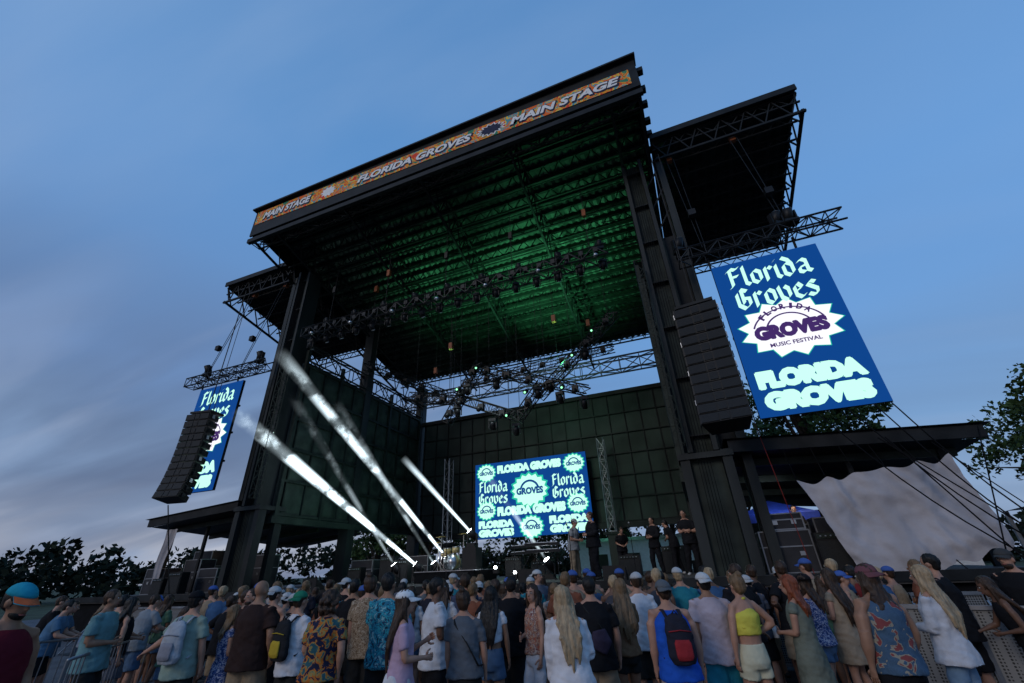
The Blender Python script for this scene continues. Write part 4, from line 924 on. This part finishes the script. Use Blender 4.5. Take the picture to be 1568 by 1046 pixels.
place(4.72,5.8,12,H=1.75,sex='f',skin='l',hair=('long','y'),top=('long',(.46,.46,.49)),bot=('pants',JN),arms=('front','down'),wide=1.15)
place(5.65,6.7,15,H=1.86,skin='l',hair=('short','k'),top=('tee',BK),bot=('shorts',BK),arms=('front','down'),wide=1.2)
place(6.0,6.2,40,H=1.6,sex='f',skin='b',hair=('long','n'),top=('tank',BK),bot=('shorts',(.03,.03,.04)),arms=('front','rail'),lean=15)
place(6.8,6.8,85,H=1.88,skin='l',hair=('short','n'),top=('tee',BK),hat=('cap',(.05,.05,.05)),beard=True,arms=('down','front'),wide=1.25)
for i,(la,d,t_,s_,hr) in enumerate(((-9.6,10.2,(.06,.12,.2),'f','n'),(-9.15,9.6,(.07,.14,.22),'m','k'),(-8.7,10.0,WH,'f','d'),(-10.3,10.6,BK,'m','n'),(-8.2,10.8,(.28,.1,.07),'m','k'),(-10.9,11.3,(.22,.24,.25),'f','y'),(-7.5,9.7,(.2,.22,.24),'m','n'),(-7.3,8.7,(.08,.16,.12),'m','k'))):
    place(la,d,-25+i*7,H=1.68+.03*(i%4),sex=s_,hair=('short' if s_=='m' else 'mid',hr),top=('tee',t_),bot=('shorts',(WH if i==2 else BK) if i%2 else DEN),lean=12,arms=('rail','rail'),wide=1.12)
var=[]
for i in range(16):
    f=i%3==1
    P=person(H=1.66 if f else 1.76,sex='f' if f else 'm',skin='lltb'[i%4],hair=(('long' if i%2 else 'pony') if f else 'short','kndykn'[i%6]),
      top=('tee' if i%5 else 'tank',[BK,(.4,.4,.42),(.2,.07,.04),(.04,.09,.18),(.1,.11,.12),(.25,.19,.13),BK,(.06,.12,.08),(.3,.27,.25),(.02,.16,.2),(.2,.03,.03),BK,(.09,.1,.13),(.45,.45,.47),(.02,.02,.03),(.05,.05,.06)][i]),
      bot=('shorts',[BK,DEN,TAN][i%3]),arms=(['down','front','cross','phone','down','hip'][i%6],['down','pocket','cross','down','front'][i%5]),
      hat=(('cap' if i%2 else 'capback'),[(.4,.4,.4),BK,(.05,.1,.3)][i%3]) if i in(0,5,9,12) else None,seed=50+i,headyaw=ru(-25,25),wide=1.15)
    me=P.obj('tmp'); var.append(me.data); bpy.data.objects.remove(me)
taken=[]
def drop(x,y):
    for q in taken:
        if (q[0]-x)**2+(q[1]-y)**2<.19: return
    taken.append((x,y)); i=random.randrange(16)
    o=bpy.data.objects.new('woman_spectator' if i%3==1 else 'man_spectator',var[i]); scene.collection.objects.link(o)
    o.location=(x,y,0); s=ru(.93,1.06); o.scale=(s*ru(.95,1.08),s,s); o.rotation_euler=(0,0,math.atan2(8.35+x,12)*.8+ru(-.45,.45) if rnd()>.12 else ru(0,6))
for _ in range(2500):
    la,d=ru(-8,6.6),ru(7.9,13.5); q=cw(la,d)
    if q.y>10.5 or (la<-5.5 and d<10.2) or len(taken)>125: continue
    drop(q.x,q.y)
def perf(x,y,face,**kw):
    global pid
    pid+=1; P=person(seed=pid,**kw); o=P.obj('musician'); o.location=(x,y,1.5); o.rotation_euler=(0,0,math.radians(face))
perf(-3.0,14.3,120,H=1.9,skin='l',hair=('short','n'),top=('long',BK),bot=('pants',BK),arms=('front','down'),wide=1.35)
perf(-3.75,14.8,-100,H=1.78,skin='l',hair=('short','n'),top=('tee',(.22,.22,.22)),bot=('pants',TAN),hat=('cap',(.25,.25,.25)),arms=('front','front'),lean=8,wide=1.2)
perf(-1.35,16.6,150,H=1.8,skin='l',hair=('short','k'),top=('long',BK),bot=('pants',BK),arms=('front','front'))
perf(-.75,16.9,60,H=1.75,skin='l',hair=('short','k'),top=('tee',BK),bot=('pants',BK),arms=('front','down'),lean=20)
perf(-.25,15.6,170,H=1.85,skin='l',hair=('short','k'),top=('tee',BK),bot=('pants',BK),arms=('cross','cross'),wide=1.1)
perf(-2.7,18.0,200,H=1.7,skin='l',hair=('short','n'),top=('tee',BK),bot=('pants',BK),arms=('front','front'),lean=30)
perf(2.9,15.9,180,H=1.75,skin='l',hair=('short','k'),top=('tee',BK),bot=('pants',BK))
scene.view_settings.view_transform='Standard'; scene.view_settings.look='None'; scene.view_settings.exposure=0
